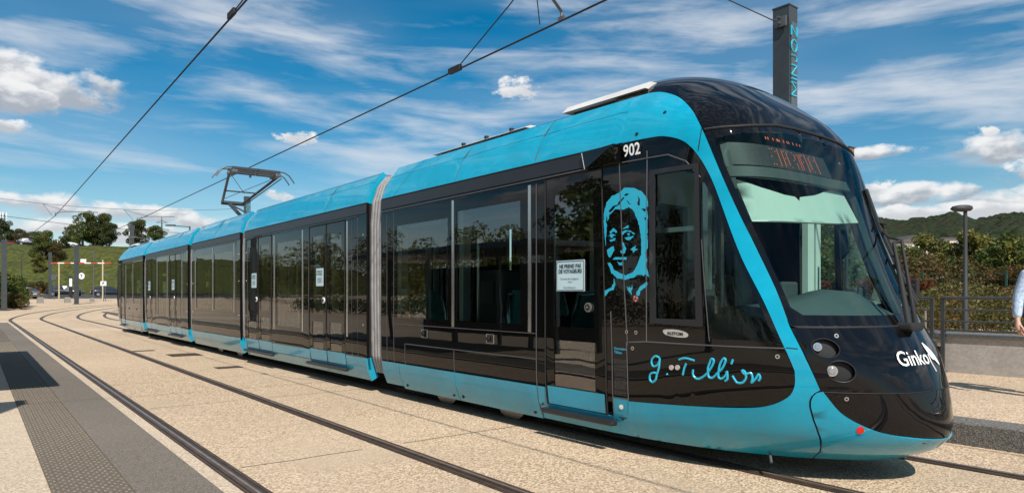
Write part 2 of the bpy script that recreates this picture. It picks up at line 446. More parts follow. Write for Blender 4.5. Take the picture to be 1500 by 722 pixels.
def text_on(mb,body,s0,z0,size,off=.004,bold=0.,mi=0,xs=1.,slope=0.,spacing=1.,sgn=-1,side=1):
    vs,fs=text_geo(body,size,bold,spacing=spacing)
    mb.add([hp((s0+sgn*v.x*xs)*side,z0+v.y+slope*v.x,off) for v in vs],fs,mi)
def text_plane(mb,body,o,u,v,size,bold=0.,mi=0,align='LEFT',xs=1.):
    vs,fs=text_geo(body,size,bold,align); o,u,v=Vector(o),Vector(u),Vector(v)
    mb.add([o+u*p.x*xs+v*p.y for p in vs],fs,mi)
# ------------------------------------------------------------------ the tram
tram=empty('tram',(CX,17,0),'long turquoise and black low-floor tram with glossy rounded nose standing on the far track','tram')
TL=(-CX,-17,0)
ZR=[.2,.26,.32,.38,.44,.52,.62,.74,.86,1.0,1.12,1.24,1.4,1.6,1.8,2.0,2.2,2.4,2.6,2.72,2.84,2.94,3.04,3.13,3.21,3.28,3.34,3.39,3.43,3.47,3.5,3.53,3.56,3.585,3.605,3.62,3.632,3.642,3.65]
Y1=8.83                                     # rear end of the cab car
def S(Y): return SL+Y-YS
# -- front car
SH=[(2.352,2.816),(1.939,2.806),(1.786,2.784),(1.646,2.734),(1.551,2.658),(1.468,2.532),(1.399,2.361),(1.34,2.121),(1.262,1.745),(1.167,1.393),(1.108,1.053)]
BP=[(1.073,.885),(1.084,.774),(1.135,.68),(1.269,.60),(1.47,.562),(1.927,.528),(2.404,.50)]
PF=[(1.04,1.219),(1.068,1.497),(1.146,1.831),(1.211,2.049),(1.307,2.366),(1.416,2.758)]
DM=[(1.486,2.965),(1.598,3.159),(1.784,3.265),(1.974,3.30),(2.2,3.30)]
HL=[(.925,.745),(.993,.979)]
BT=[(.925,.745),(.819,.59),(.698,.5),(.538,.432),(.329,.394),(.115,.373)]
BS=[(.933,.75),(.965,.728),(.990,.700),(1.003,.665),(1.005,.62),(.985,.52),(.952,.42),(.90,.32),(.835,.23),(.775,.166)]
YBACK=S(Y1)
body=MB()
cabw_door=[(2.083,1.251),(1.709,1.25),(1.543,2.479),(1.964,2.48)]
quarter=[(1.655,1.10),(1.155,1.10),(1.215,1.42),(1.31,1.80),(1.40,2.2),(1.475,2.36),(1.505,2.36)]
w1=rect(S(7.09),S(8.40),1.14,2.40); w2=rect(S(5.67),S(6.89),1.14,2.46)
DOOR=rect(S(4.43),S(5.27),.345,2.63)
wall=[(1.06,.62),(2.40,.47),(YBACK,.47),(YBACK,2.822),(2.36,2.822)]+SH[1:5]+[(1.44,2.56),(1.36,2.36),(1.30,2.121),(1.22,1.745),(1.13,1.393),(1.07,1.053),(1.04,.885)]
holes=[cabw_door,quarter,w1,w2,DOOR]
patch(body,wall,holes,off=0,th=.03,step=.14,sides=(1,-1),mi=0)
# window band under the roof cove, slightly bevelled outwards
patch(body,rect(S(4.2),YBACK-.002,2.665,2.80),off=.012,th=.012,step=.3,sides=(1,-1),mi=1)
front=body.build('cab_car',['black','satin_black'],tram,loc=TL); MESHES[front.name]=(body,['black','satin_black'])
front['label']='black sided end section with a raked windscreen and rounded nose'
def sub(mb,name,mats,par,seg=False):
    if isinstance(mats,str): mats=[mats]
    if seg:
        for q in mb.split(): o=q.build(name,mats,par)
        return o
    o=mb.build(name,mats,par); MESHES[o.name]=(mb,list(mats)); return o
def detail(mb,mats,par): merge(par,mb,[mats] if isinstance(mats,str) else mats)
# dome
mb=MB()
wtop=[(1.409,2.79),(1.117,2.80),(.86,2.83),(.613,2.862),(.3,2.878),(0,2.88)]
wt_full=wtop+[(-a,b) for a,b in wtop[:-1]][::-1]
dome=[(-a,b) for a,b in ([(2.72,3.655),(2.72,3.28)]+DM[::-1])]  # far side
near=[(a,b) for a,b in DM]
dpoly=wt_full[::-1]+[(1.425,2.80)]+near+[(2.72,3.28),(2.72,3.655)]+[(-2.72,3.655),(-2.72,3.28)]+[(-a,b) for a,b in DM[::-1]]+[(-1.425,2.80)]
dpoly=[(a,b+.008 if b<2.9 else b) for a,b in dpoly]
patch(mb,dpoly,off=.0,th=.03,step=.11,zs=[z for z in ZR if z>2.75],bstep=.08)
prof=[hp(2.72,z,0) for z in ZR if z>=3.2]; prof+= [hp(-2.72,z,0) for z in ZR if z>=3.2][::-1]
mb.add([p+Vector((0,0,0)) for p in prof],[list(range(len(prof)))],0)
sub(mb,'roof_dome','nose_black',front)
mb=MB(); line_on(mb,[(a,b-.001) for a,b in wt_full],.011,.004,0,n=6); sub(mb,'windscreen_seal','matte_black',front)
# cyan body panels
mb=MB()
A=smooth(SH)+smooth(BP)+[(2.41,.34),(2.416,.17),(1.9,.168),(1.3,.166),(.775,.166)]+BS[::-1][1:]+[(.993,.979)]+smooth(PF)+smooth(DM)+[(2.325,3.30),(2.33,3.078)]
patch(mb,A,off=.006,th=.022,step=.09,bstep=.05,sides=(1,-1))
sub(mb,'body_panel','cyan',front,seg=True)
mb=MB()
bb=smooth([(.915,.738)]+BT[1:]+[(0,.37)])
bi=[(a-.012,b) for a,b in BS[1:]]
B=bb+[(-a,b) for a,b in bb[:-1]][::-1]+[(-a,b) for a,b in bi]+[(-.4,.166),(0,.166),(.4,.166)]+bi[::-1]
patch(mb,B,off=.006,th=.022,step=.08,bstep=.05)
sub(mb,'bumper','cyan',front)
mb=MB()
for sd in (1,-1): line_on(mb,BS,.006,.001,sd=sd)
for sd in (1,-1): line_on(mb,[(1.10,1.055),(1.027,1.05)],.004,.006,sd=sd)
for sd in (1,-1): line_on(mb,[(1.49,2.62),(1.43,2.80)],.004,.006,sd=sd)
detail(mb,'seam_dark',front)
# nose: upper hood with two lamp openings each side, lower hood
mb=MB()
up=[(0,.735),(.40,.732),(.93,.742),(.985,.979),(1.035,1.205)]
upoly=up+[(a,1.205) for a in (.8,.5,.2,-.2,-.5,-.8)]+[(-a,b) for a,b in up[::-1][:-1]]
e1=ellipse(.851,1.058,.088,.069);e2=ellipse(.787,.89,.089,.078)
hh=[e1,e2,[(-a,b) for a,b in e1],[(-a,b) for a,b in e2]]
patch(mb,upoly,hh,off=.0,th=.02,step=.07,bstep=.03)
lo=smooth([(.925,.727),(.86,.62),(.75,.50),(.6,.42),(.3,.35),(0,.33)])
lpoly=[(0,.727),(.4,.724)]+lo+[(-a,b) for a,b in lo[:-1]][::-1]+[(-.4,.724)]
patch(mb,lpoly,off=0,th=.02,step=.08,bstep=.05)
sub(mb,'nose_cover','nose_black',front)
mb=MB()
line_on(mb,[(.93,.734),(.4,.729),(0,.731),(-.4,.729),(-.93,.734)],.006,-.004)
patch(mb,[(.98,1.204),(1.03,1.222),(-1.03,1.222),(-.98,1.204)],off=.0,th=.06,step=.1,bstep=.1)
patch(mb,[(1.0,.30),(1.03,1.20),(-1.03,1.20),(-1.0,.30)],off=-.03,th=.01,step=.12)
sub(mb,'nose_lining','seam_dark',front)
for (cs,cz,rx,rz,ls,lz,lr) in ((.851,1.058,.088,.069,.897,1.068,.030),(.787,.89,.089,.078,.842,.892,.038)):
    for sd in (1,-1):
        mb=MB()
        n=28; ring=ellipse(cs,cz,rx,rz,n); L=[]
        for k,(sc_,of) in enumerate(((1.0,.002),(.93,-.03),(.8,-.07),(.5,-.085))):
            L.append([hp((cs+(a-cs)*sc_)*sd,cz+(b-cz)*sc_,of) for a,b in ring])
        vs=sum(L,[]); mb.add(vs,[(k*n+i,k*n+(i+1)%n,(k+1)*n+(i+1)%n,(k+1)*n+i) for k in range(3) for i in range(n)]+[[3*n+i for i in range(n)]],0,True)
        mb.tube([hp(a*sd,b,.003) for a,b in ring]+[hp(ring[0][0]*sd,ring[0][1],.003)],.004,1,6,cap=False)
        o=sub(mb,'headlight_bezel',['nose_black','satin_black'],front)
        mb=MB()
        c=hp(ls*sd,lz,-.01); b2=hp(ls*sd,lz,-.075); d=(c-b2).normalized()
        mb.tube([b2,c-d*.012,c],[lr*.9,lr,lr*.85],0,20)
        mb.tube([c-d*.01,c+d*.004],[lr*1.12,lr*1.05],1,20)
        mb.tube([c+d*.003,c+d*.009],[lr*.86,lr*.5],0,20)
        sub(mb,'headlight',['lens','silver'],front)
for (a,b,r_) in ((.752,1.147,.018),(.776,.69,.017)):
    for sd in (1,-1):
        mb=MB(); c=hp(a*sd,b,0);d=(hp(a*sd,b,.02)-c).normalized(); mb.tube([c,c+d*.006],[r_,r_*.9],0,16); mb.tube([c+d*.005,c+d*.008],[r_*.55,r_*.5],1,12)
        sub(mb,'sensor',['silver','seam_dark'],front)
for sd in (1,-1):
    mb=MB(); patch(mb,ellipse(.691,.458,.024,.028,20),off=.010,th=.003,step=9,bstep=.02,sides=(sd,)); sub(mb,'reflector','red',front)
# windscreen: black printed border and the glass
wb=[(1.035,1.224)]+[(a-.006,b) for a,b in PF[1:]]+[(1.405,2.78)]
wpoly=wb+wtop[1:]+[(-a,b) for a,b in wtop[1:-1]][::-1]+[(-a,b) for a,b in wb[::-1]]+[(a,1.222) for a in (-.8,-.4,0,.4,.8)]
wi=[(1.0,1.36)]+[(1.02,1.5),(1.09,1.83),(1.15,2.05),(1.245,2.366),(1.34,2.70),(1.09,2.745),(.6,2.80),(0,2.82)]
wip=wi+[(-a,b) for a,b in wi[:-1]][::-1]+[(-.93,1.30),(-.5,1.295),(0,1.295),(.5,1.295),(.93,1.30)]
mb=MB(); patch(mb,[(a,b-.004) for a,b in wpoly],[wip],off=.0,th=.008,step=.08,bstep=.05); sub(mb,'windscreen_border','nose_black',front)
mb=MB(); patch(mb,wip,off=.0,th=0,step=.07,bstep=.05); sub(mb,'windscreen','front_glass',front)
# destination display behind the windscreen
mb=MB(); patch(mb,[(1.235,2.50),(-.20,2.50),(-.20,2.69),(1.235,2.69)],off=-.05,th=.03,step=.1); dsp=sub(mb,'destination_display','led_panel',front)
mb=MB()
dz=lambda z_: z_
BAR=[(595,220,240),(620,222,240),(646,245,265),(674,228,392),(595,290,310),(595,362,385),(620,365,388),(722,235,395),(748,238,258),(748,305,328),(775,260,380),(799,240,260),(799,385,403),(848,248,268),(850,318,338),(873,270,322),(873,350,408),(896,270,290),(920,265,415),(945,268,415),(968,262,288),(968,332,348),(992,262,284),(1016,265,425),(1062,290,408),(1086,278,295),(1086,410,430),(1130,310,328),(1154,282,438)]
for (bx,b0,b1) in BAR:
    u=(bx-290)/(1160-290); s_=1.17-(u*1.17); 
    lo_,hi_=(180+(235-180)*u*2.0 if False else 178+105*u),(365+75*u)
    za=2.675-(b0-lo_)/(hi_-lo_)*.165; zb=2.675-(b1-lo_)/(hi_-lo_)*.165
    za=min(za,2.685);zb=max(zb,2.505)
    n_=max(1,int((za-zb)/.0125))
    for k in range(n_):
        zz=za-(k+.5)*(za-zb)/n_
        mb.add([hp(s_+.0045,zz-.0045,-.046),hp(s_-.0045,zz-.0045,-.046),hp(s_-.0045,zz+.0045,-.046),hp(s_+.0045,zz+.0045,-.046)],[(0,1,2,3)],0)
for bx in (575,600,655,700,712,728,780,825,845,900,950,990):
    u=(bx-290)/870.; s_=1.17-u*1.17; mb.add([hp(s_+.006,2.735,-.03),hp(s_-.004,2.73,-.03),hp(s_-.004,2.755,-.03),hp(s_+.006,2.758,-.03)],[(0,1,2,3)],0)
sub(mb,'display_digits','amber',front)
mb=MB(); patch(mb,[(1.27,2.40),(-.45,2.40),(-.45,2.485),(1.27,2.485)],off=-.04,th=.03,step=.12)
patch(mb,[(1.30,2.69),(1.22,2.69),(1.20,2.3),(1.27,2.3)],off=-.05,th=.02,step=.12)
sub(mb,'display_housing','interior_dark',front)
mb=MB(); patch(mb,[(1.215,2.39),(.95,2.33),(.70,2.29),(.55,2.285),(.51,2.25),(.47,2.29),(.2,2.33),(-.1,2.40),(-.38,2.47),(-.46,2.125),(0,2.09),(.5,2.068),(1.12,2.045)],off=-.09,th=.006,step=.12)
line_on(mb,[(1.16,2.41),(.3,2.41),(-.35,2.47)],.008,-.08,1,n=6); line_on(mb,[(1.12,2.045),(.5,2.068),(0,2.09),(-.46,2.125)],.008,-.09,1,n=6)
sub(mb,'sun_blind',['blind','silver'],front)
mb=MB(); patch(mb,[(.99,1.30),(1.06,1.7),(1.16,2.1),(1.26,2.4),(1.16,2.42),(1.05,2.1),(.95,1.7),(.86,1.30)],off=-.07,th=.02,step=.12,sides=(-1,)); sub(mb,'pillar_trim','pillar_grey',front)
# driver's desk and cab
mb=MB()
def desk(t,Y,z): return tp(t,Y,z)
n=13; vs=[]
for i in range(n):
    t=-1.0+2.0*i/(n-1); f0=P3(0,1.2)[1]; 
    s_try=[P3(-q*.05 if t>0 else q*.05,1.25) for q in range(0,40)]
    yf=min(s_try,key=lambda p:abs(abs(p[0])-abs(t)))[1]+.06
    hump=.14*math.exp(-((t+.12)/.55)**2)
    vs+= [tp(t,yf,1.20),tp(t,yf+.16,1.27+hump*.35),tp(t,yf+.34,1.33+hump*1.1),tp(t,yf+.52,1.34+hump*1.15),tp(t,yf+.60,1.24+hump),tp(t,yf+.62,.5)]
k=6; mb.add(vs,[(i*k+j,(i+1)*k+j,(i+1)*k+j+1,i*k+j+1) for i in range(n-1) for j in range(k-1)],0,True)
mb.box(desk(-.16,2.66,1.375),desk(.02,2.67,1.40),1)
mb.box(desk(.55,2.95,1.36),desk(.75,3.05,1.52),2,bev=.02); mb.box(desk(-.6,3.0,1.38),desk(-.36,3.05,1.56),2,bev=.02)
sub(mb,'driver_desk',['dash','white_text','interior_dark'],front)
mb=MB()
mb.box(tp(-.27,3.75,.85),tp(.27,4.22,.98),0,bev=.05); mb.box(tp(-.25,4.12,.98),tp(.25,4.26,1.62),0,bev=.05); mb.box(tp(-.14,4.14,1.64),tp(.14,4.24,1.84),0,bev=.04)
mb.cyl(tp(0,3.98,.42),.06,.44,mi=1)
sub(mb,'driver_seat',['interior_dark','steel'],front)
mb=MB() # bulkhead with two panes behind the driver
for a,b in ((-1.1,-.86),(-.06,.06),(.86,1.1)): mb.box(tp(a,4.36,.4),tp(b,4.42,2.6),0)
mb.box(tp(-.86,4.36,.4),tp(-.06,4.42,1.15),0); mb.box(tp(.06,4.36,.4),tp(.86,4.42,1.15),0); mb.box(tp(-1.1,4.355,2.35),tp(1.1,4.425,2.7),0)
mb.box(tp(-.92,3.5,1.5),tp(-.86,3.58,2.4),1); mb.box(tp(-1.02,3.3,1.3),tp(-.98,3.36,2.3),1)
mb.box(tp(.72,3.50,1.30),tp(.84,3.56,2.25),2); mb.box(tp(.88,3.50,1.30),tp(.97,3.56,2.25),2); mb.box(tp(.845,3.51,1.30),tp(.875,3.55,2.25),1)
sub(mb,'cab_bulkhead',['interior_wall','silver','pillar_grey'],front)
# wipers
mb=MB()
def front_y(t,z):
    W_=hullW(z);a=min(1,abs(t)/W_); q=(1-a**interp(MT,z))**(1/interp(NT,z)); return YS-q*(YS-interp(YC,z))
def W(t,z_,o_): return tp(t,front_y(t,z_)-o_,z_)
mb.tube([tp(-.10,2.27,1.20),tp(-.09,2.25,1.23),tp(.14,2.455,1.876)],[.03,.026,.015],0,8)
mb.tube([tp(.01,2.27,1.20),tp(.01,2.24,1.23),tp(.30,2.46,1.906)],[.022,.020,.012],0,8)
mb.box(tp(.08,2.40,1.66),tp(.24,2.44,1.70),0); mb.tube([tp(.14,2.455,1.876),tp(.30,2.46,1.906)],.012,0,6)
mb.tube([tp(.30,2.46,1.906),W(.50,1.95,.08),W(.60,2.02,.03)],.010,0,6)
mb.tube([W(.47,1.36,.03),W(.55,1.7,.025),W(.61,2.05,.02),W(.68,2.42,.018)],.017,0,6)
mb.tube([W(.50,1.40,.05),W(.58,1.75,.05),W(.64,2.15,.04)],.010,0,6)
for q in ((.50,1.55),(.56,1.8),(.62,2.1)): mb.tube([W(q[0],q[1],.02),W(q[0]-.01,q[1]-.02,.09)],.011,0,6)
c_=tp(-.04,2.29,1.20); mb.box(c_-Vector((.10,.09,.03)),c_+Vector((.12,.07,.035)),0,bev=.02)
mb.box(W(.62,1.42,.03)-Vector((.02,.03,.0)),W(.62,1.42,.03)+Vector((.04,.02,.17)),0,bev=.01)
sub(mb,'wiper','matte_black',front)
# cab side glazing
mb=MB()
for q_ in (w1,w2): patch(mb,q_,off=-.006,th=0,step=.25,sides=(1,-1))
sub(mb,'side_window','side_glass',front,seg=True)
mb=MB(); patch(mb,quarter,off=-.004,th=0,step=.12,sides=(1,-1)); patch(mb,cabw_door,off=-.008,th=0,step=.15,sides=(1,-1)); sub(mb,'cab_window','cab_glass',front,seg=True)
mb=MB()
fo=[(2.143,1.208),(1.66,1.196),(1.499,2.519),(2.016,2.522)]
patch(mb,fo,[cabw_door],off=.012,th=.015,step=.2,bstep=.1,sides=(1,-1))
sub(mb,'cab_window_frame',['satin_black','silver'],front,seg=True)
for sd in (-1,1):
    for b_,z0_,z1_ in ((8.40,1.14,2.40),(6.89,1.14,2.46)):
        mb=MB(); x0=CX-sd*1.165; x1=CX-sd*1.06; mb.box((min(x0,x1),b_-.09,z0_-.02),(max(x0,x1),b_+.01,z1_+.02),0); mb.box((min(x0,x1),b_-1.30,z1_-.04),(max(x0,x1),b_-.09,z1_+.05),1); sub(mb,'window_reveal',['pillar_grey','interior_dark'],front)
# half drawn roller blind in the cab side window
mb=MB(); patch(mb,[(1.62,1.98),(1.995,1.98),(1.99,2.02),(1.60,2.02)],off=-.04,th=.01,step=.3); sub(mb,'blind_bar','silver',front)
# dividers and seams
mb=MB()
for Y_ in (6.97,5.51):
    for sd in (1,-1): patch(mb,rect(S(Y_-.022),S(Y_+.022),1.06,2.60),off=.007,th=.007,step=9,sides=(sd,))
sub(mb,'window_divider','silver',front,seg=True)
mb=MB()
for sd in (1,-1):
    line_on(mb,[(S(5.40),1.05),(S(8.46),1.05)],.005,.001,sd=sd)
    line_on(mb,[(S(8.46),.50),(S(8.46),2.6)],.004,.001,sd=sd); line_on(mb,[(S(8.66),.50),(S(8.66),2.63)],.004,.001,sd=sd)
    line_on(mb,[(S(5.40),.785),(S(8.15),.79)],.006,.002,sd=sd); line_on(mb,[(S(5.40),.19),(S(5.40),2.6)],.005,.004,sd=sd)
    line_on(mb,[(S(6.95),.5),(S(6.95),.785)],.004,.002,sd=sd); line_on(mb,[(S(8.15),.5),(S(8.15),.79)],.004,.002,sd=sd)
    line_on(mb,[(S(4.20),1.0),(S(4.2),2.65)],.006,.001,sd=sd); line_on(mb,[(2.04,2.70),(2.09,2.2),(2.2,1.05)],.005,.001,sd=sd)
    line_on(mb,[(2.385,1.03),(2.2,1.045),(1.11,1.05)],.006,.002,sd=sd); line_on(mb,[(2.41,1.03),(2.404,.50)],.005,.003,sd=sd)
    line_on(mb,[(S(8.80),2.63),(S(4.2),2.645)],.006,.012,sd=sd)
    line_on(mb,[(2.36,2.64),(1.80,2.63),(1.62,2.55),(1.5,2.40)],.006,.003,sd=sd)
    line_on(mb,[(S(4.2),.52),(S(4.36),.52)],.004,.003,sd=sd); line_on(mb,[(S(4.37),.30),(S(4.37),1.3)],.005,.003,sd=sd)
    line_on(mb,[(1.63,1.08),(1.56,1.9)],.004,.002,sd=sd)
detail(mb,'seam',front)
# passenger door beside the cab
def leaf(mb,a,b,z0=.345,z1=2.62,zt=2.45,zm0=1.0,zm1=1.135,zc=.53,fr=.10,glassmi=1,offs=.0,sides=(1,)):
    """door leaf a..b: frame with upper and lower glass and a cyan foot"""
    up_=rect(S(a+fr),S(b-fr),zm1,zt); lw=rect(S(a+fr),S(b-fr),zc+.01,zm0)
    patch(mb,rect(S(a),S(b),z0,z1),[up_,lw],off=offs,th=.03,step=.35,mi=0,sides=sides)
    for h in (up_,lw): patch(mb,h,off=offs-.006,th=0,step=.3,mi=1,sides=sides)
    patch(mb,rect(S(a+.012),S(b-.012),z0+.006,zc),off=offs+.004,th=.004,step=.35,mi=2,sides=sides)
for sd in (1,-1):
    mb=MB(); leaf(mb,4.45,5.25,fr=.12,sides=(sd,))
    for Y_ in (4.44,5.26): line_on(mb,[(S(Y_),.34),(S(Y_),2.62)],.007,.004,3,sd=sd)
    line_on(mb,[(S(4.44),2.62),(S(5.26),2.62)],.007,.004,3,sd=sd)
    sub(mb,'door',['black','side_glass','cyan','matte_black'],front)
for sd in (1,-1):
    mb=MB(); c=hp(S(4.64)*sd,1.333,.0);d=Vector((-sd,0,0)); mb.tube([c,c+d*.014],.045,0,20); mb.tube([c+d*.013,c+d*.02],.03,1,20); mb.tube([c+d*.019,c+d*.024],.012,0,12)
    sub(mb,'door_button',['silver','seam_dark'],front)
mb=MB()
for sd in (1,-1): 
    x0=CX-1.24*sd;x1=CX-1.16*sd
    mb.mark(); mb.box((min(x0,x1),4.30,.255),(max(x0,x1),5.29,.305),0,bev=.015)
sub(mb,'door_step','satin_black',front,seg=True)
mb=MB(); patch(mb,rect(S(4.69),S(5.09),1.487,1.79),off=.003,th=.003,step=9); pn=sub(mb,'notice','paper',front)
mb=MB()
for a,b in (((4.70,1.78),(5.08,1.78)),((4.70,1.497),(5.08,1.497)),((4.70,1.497),(4.70,1.78)),((5.08,1.497),(5.08,1.78))): line_on(mb,[(S(a[0]),a[1]),(S(b[0]),b[1])],.0025,.0045,n=4)
text_on(mb,"NE PREND PAS",S(5.045),1.715,.052,.006,.0015,xs=.9); text_on(mb,"DE VOYAGEURS",S(5.055),1.665,.052,.006,.0015,xs=.88)
text_on(mb,"Terminus des voyageurs",S(5.03),1.60,.027,.006,xs=.98); text_on(mb,"merci",S(4.92),1.57,.027,.006)
text_on(mb,"Grand Besançon",S(4.985),1.515,.026,.006)
sub(mb,'notice_text','ink',front)
# information strip beside the door
mb=MB()
text_on(mb,"Germaine",S(4.345),.955,.034,.004,.0005); text_on(mb,"Tillion",S(4.345),.92,.034,.004,.0005); sub(mb,'name_print','cyan_print',front)
mb=MB()
rnd=random.Random(3)
for z0,z1 in ((.80,.87),(.71,.785),(.60,.70),(.54,.585)):
    zz=z1
    while zz>z0:
        y_=4.345
        while y_>4.215:
            l=rnd.uniform(.006,.02); 
            if y_-l<4.21: break
            patch(mb,rect(S(y_-l),S(y_),zz-.004,zz),off=.004,th=0,step=9); y_-=l+.005
        zz-=.0095
sub(mb,'small_print','seam',front)
mb=MB(); patch(mb,ellipse(S(4.28),.44,.022,.022,16),off=.009,th=.002,step=9,bstep=.02); sub(mb,'sticker','white_text',front)
mb=MB()
for a,b,c_,d_ in ((4.23,4.31,.335,.345),(4.26,4.29,.315,.335),(5.33,5.37,.315,.322),(5.33,5.345,.322,.345)): patch(mb,rect(S(a),S(b),c_,d_),off=.008,th=.002,step=9)
detail(mb,'ink',front)
# cyan foot panels around the door
mb=MB()
for sd in (1,-1):
    patch(mb,rect(S(4.21),S(4.37),.17,.515),off=.004,th=.02,step=.3,sides=(sd,))
    patch(mb,rect(S(4.37),S(5.395),.17,.338),off=.004,th=.02,step=.3,sides=(sd,))
    patch(mb,rect(S(5.27),S(5.395),.338,.51),off=.004,th=.02,step=.3,sides=(sd,))
    patch(mb,rect(S(5.405),S(6.945),.165,.51),off=.010,th=.05,step=.2,sides=(sd,))
    patch(mb,rect(S(6.955),S(8.32),.165,.51),off=.010,th=.05,step=.2,sides=(sd,))
    patch(mb,rect(S(8.34),S(8.83),.19,.51),off=.003,th=.06,step=.2,sides=(sd,))
sub(mb,'skirt','cyan',front,seg=True)
mb=MB()
for Y_ in (5.5,6.85,7.05,8.2): 
    for sd in (1,-1):
        c=hp(S(Y_)*sd,.225,.008); mb.tube([c,c+Vector((-.006*sd,0,0))],.022,0,12)
for Y_,z_ in ((7.67,.95),(6.24,.955)):
    for sd in (1,-1):
        c=hp(S(Y_)*sd,z_,0); mb.tube([c,c+Vector((-.018*sd,0,0))],.028,0,12)
        for q in ((-.07,-.05,.07,-.05),(.07,-.05,.07,.05),(.07,.05,-.07,.05),(-.07,.05,-.07,-.05)): line_on(mb,[(S(Y_-.03)+q[0],z_+q[1]),(S(Y_-.03)+q[2],z_+q[3])],.003,.001,1,sd=sd,n=4)
for a,b in ((2.346,.978),(1.166,.988),(2.30,1.12),(2.40,1.12)):
    for sd in (1,-1):
        c=hp(a*sd,b,0);d=(hp(a*sd,b,.01)-c).normalized(); mb.tube([c,c+d*.006],.017,1,12); mb.tube([c+d*.005,c+d*.008],.009,0,8)
for a,b in ((1.975,.843),(1.921,.848)):
    c=hp(a,b,0);d=(hp(a,b,.01)-c).normalized(); mb.tube([c,c+d*.012],.021,2,14)
for a,b in ((1.80,3.02),(2.16,2.87)):
    for sd in (1,-1):
        c=hp(a*sd,b,.004);d=(hp(a*sd,b,.02)-c).normalized(); mb.tube([c,c+d*.006],.016,0,12)
detail(mb,['seam_dark','silver','plate'],front)
# roof cove covers
def cove(mb,a,b,sides=(1,-1),off=.006,th=.07):
    patch(mb,rect(S(a),S(b),2.822,3.30),off=off,th=th,step=.3,zs=[2.88,2.94,3.0,3.06,3.12,3.17,3.22,3.26],sides=sides)
mb=MB()
for a,b in ((8.835-.0,6.946),(6.936,5.446),(5.436,4.125)): cove(mb,b,a)
sub(mb,'roof_cover','cyan',front,seg=True)
mb=MB()
for sd in (1,-1):
    line_on(mb,[(S(8.83),3.14),(S(4.13),3.14)],.0025,.0065,sd=sd)
    for Y_ in (6.941,5.441,4.12): line_on(mb,[(S(Y_),z_) for z_ in (2.83,2.95,3.05,3.15,3.25,3.29)],.004,.001,1,sd=sd)
    line_on(mb,[(S(8.83),2.812),(S(4.2),2.812)],.009,.004,2,sd=sd)
detail(mb,['cyan','seam','seam_dark'],front)
mb=MB()
mb.box(tp(-.93,4.5,3.24),tp(.93,Y1-.02,3.275),0)
mb.box(tp(-.78,5.4,3.27),tp(.78,7.9,3.31),0)
mb.box(tp(-.86,5.25,3.29),tp(-.82,7.9,3.33),1)
sub(mb,'roof_deck',['roof_grey','galv'],front)
for ya,yb,zz,th in ((5.98,7.96,3.350,.035),(4.22,5.36,3.375,.075)):
    for sd in (1,-1):
        mb=MB()
        o0=[(-.88*sd,zz),(-.80*sd,zz+th),(-.3*sd,zz+th+.02),(-.3*sd,zz+.005)]
        n=4; vs=[tp(t_,ya,z_) for t_,z_ in o0]+[tp(t_,yb+(.08 if 0 else 0),z_) for t_,z_ in o0]
        mb.add(vs,[(0,1,2,3),(7,6,5,4)]+[(i,(i+1)%4,4+(i+1)%4,4+i) for i in range(4)],0)
        for Y_ in ((6.3,6.8,7.3) if ya>5.5 else ()): mb.cyl(tp(-.82*sd,Y_,zz+th-.01),.03,.03,mi=1,n=10)
        mb.box(tp(-.80*sd if sd>0 else .5,ya+.05,3.27),tp(-.5 if sd>0 else .80,yb-.1,zz+.01),1)
        sub(mb,'roof_fairing',['white_paint','satin_black'],front)
# side camera pods
for sd in (1,-1):
    mb=MB(); a=hp(S(4.69)*sd,2.80,.0);
    pr=[(4.70,2.80,.0),(4.66,2.64,.0),(4.58,2.635,.02),(4.22,2.64,.05),(4.22,2.80,.07)]
    o_=[];
    for (Y_,z_,e_) in pr: o_.append(Vector((CX-sd*(1.2+.012),Y_,z_)))
    i_=[Vector((CX-sd*(1.2+.012+.02+e_),Y_,z_)) for (Y_,z_,e_) in pr]
    n=5; mb.add(o_+i_,[tuple(range(n)),tuple(n+i for i in range(n))]+[(i,(i+1)%n,n+(i+1)%n,n+i) for i in range(n)],0)
    mb.tube([i_[0],i_[1]],.006,1,5); mb.tube([Vector((i_[0].x,4.63,2.80)),Vector((i_[1].x,4.565,2.64))],.006,1,5)
    sub(mb,'camera_pod',['black','seam'],front)
# lettering
mb=MB(); text_on(mb,"902",2.330,2.685,.148,.013,.0025,xs=1.0); sub(mb,'fleet_number','white_text',front)
mb=MB()
patch(mb,[(a,b) for a,b in smooth([(2.01,1.158),(1.90,1.162),(1.82,1.145),(1.798,1.122),(1.82,1.102),(1.90,1.100),(1.995,1.113),(2.022,1.135)],4,True)],off=.006,th=.004,step=.06); sub(mb,'maker_plate','plate',front)
mb=MB(); text_on(mb,"ALSTOM",1.985,1.118,.036,.009,.0012,xs=1.05,slope=-.02); sub(mb,'maker_lettering','seam_dark',front)
mb=MB(); text_on(mb,"Ginko",.372,.922,.150,.007,.0012,xs=1.0); 
patch(mb,smooth([(-.045,1.075),(-.13,.99),(-.16,.90),(-.10,.94),(-.06,.955),(-.035,1.02)],4,True),off=.007,th=.002,step=.06)
line_on(mb,[(-.03,.99),(-.02,.93),(-.045,.86)],.004,.006)
sub(mb,'operator_logo','white_text',front)
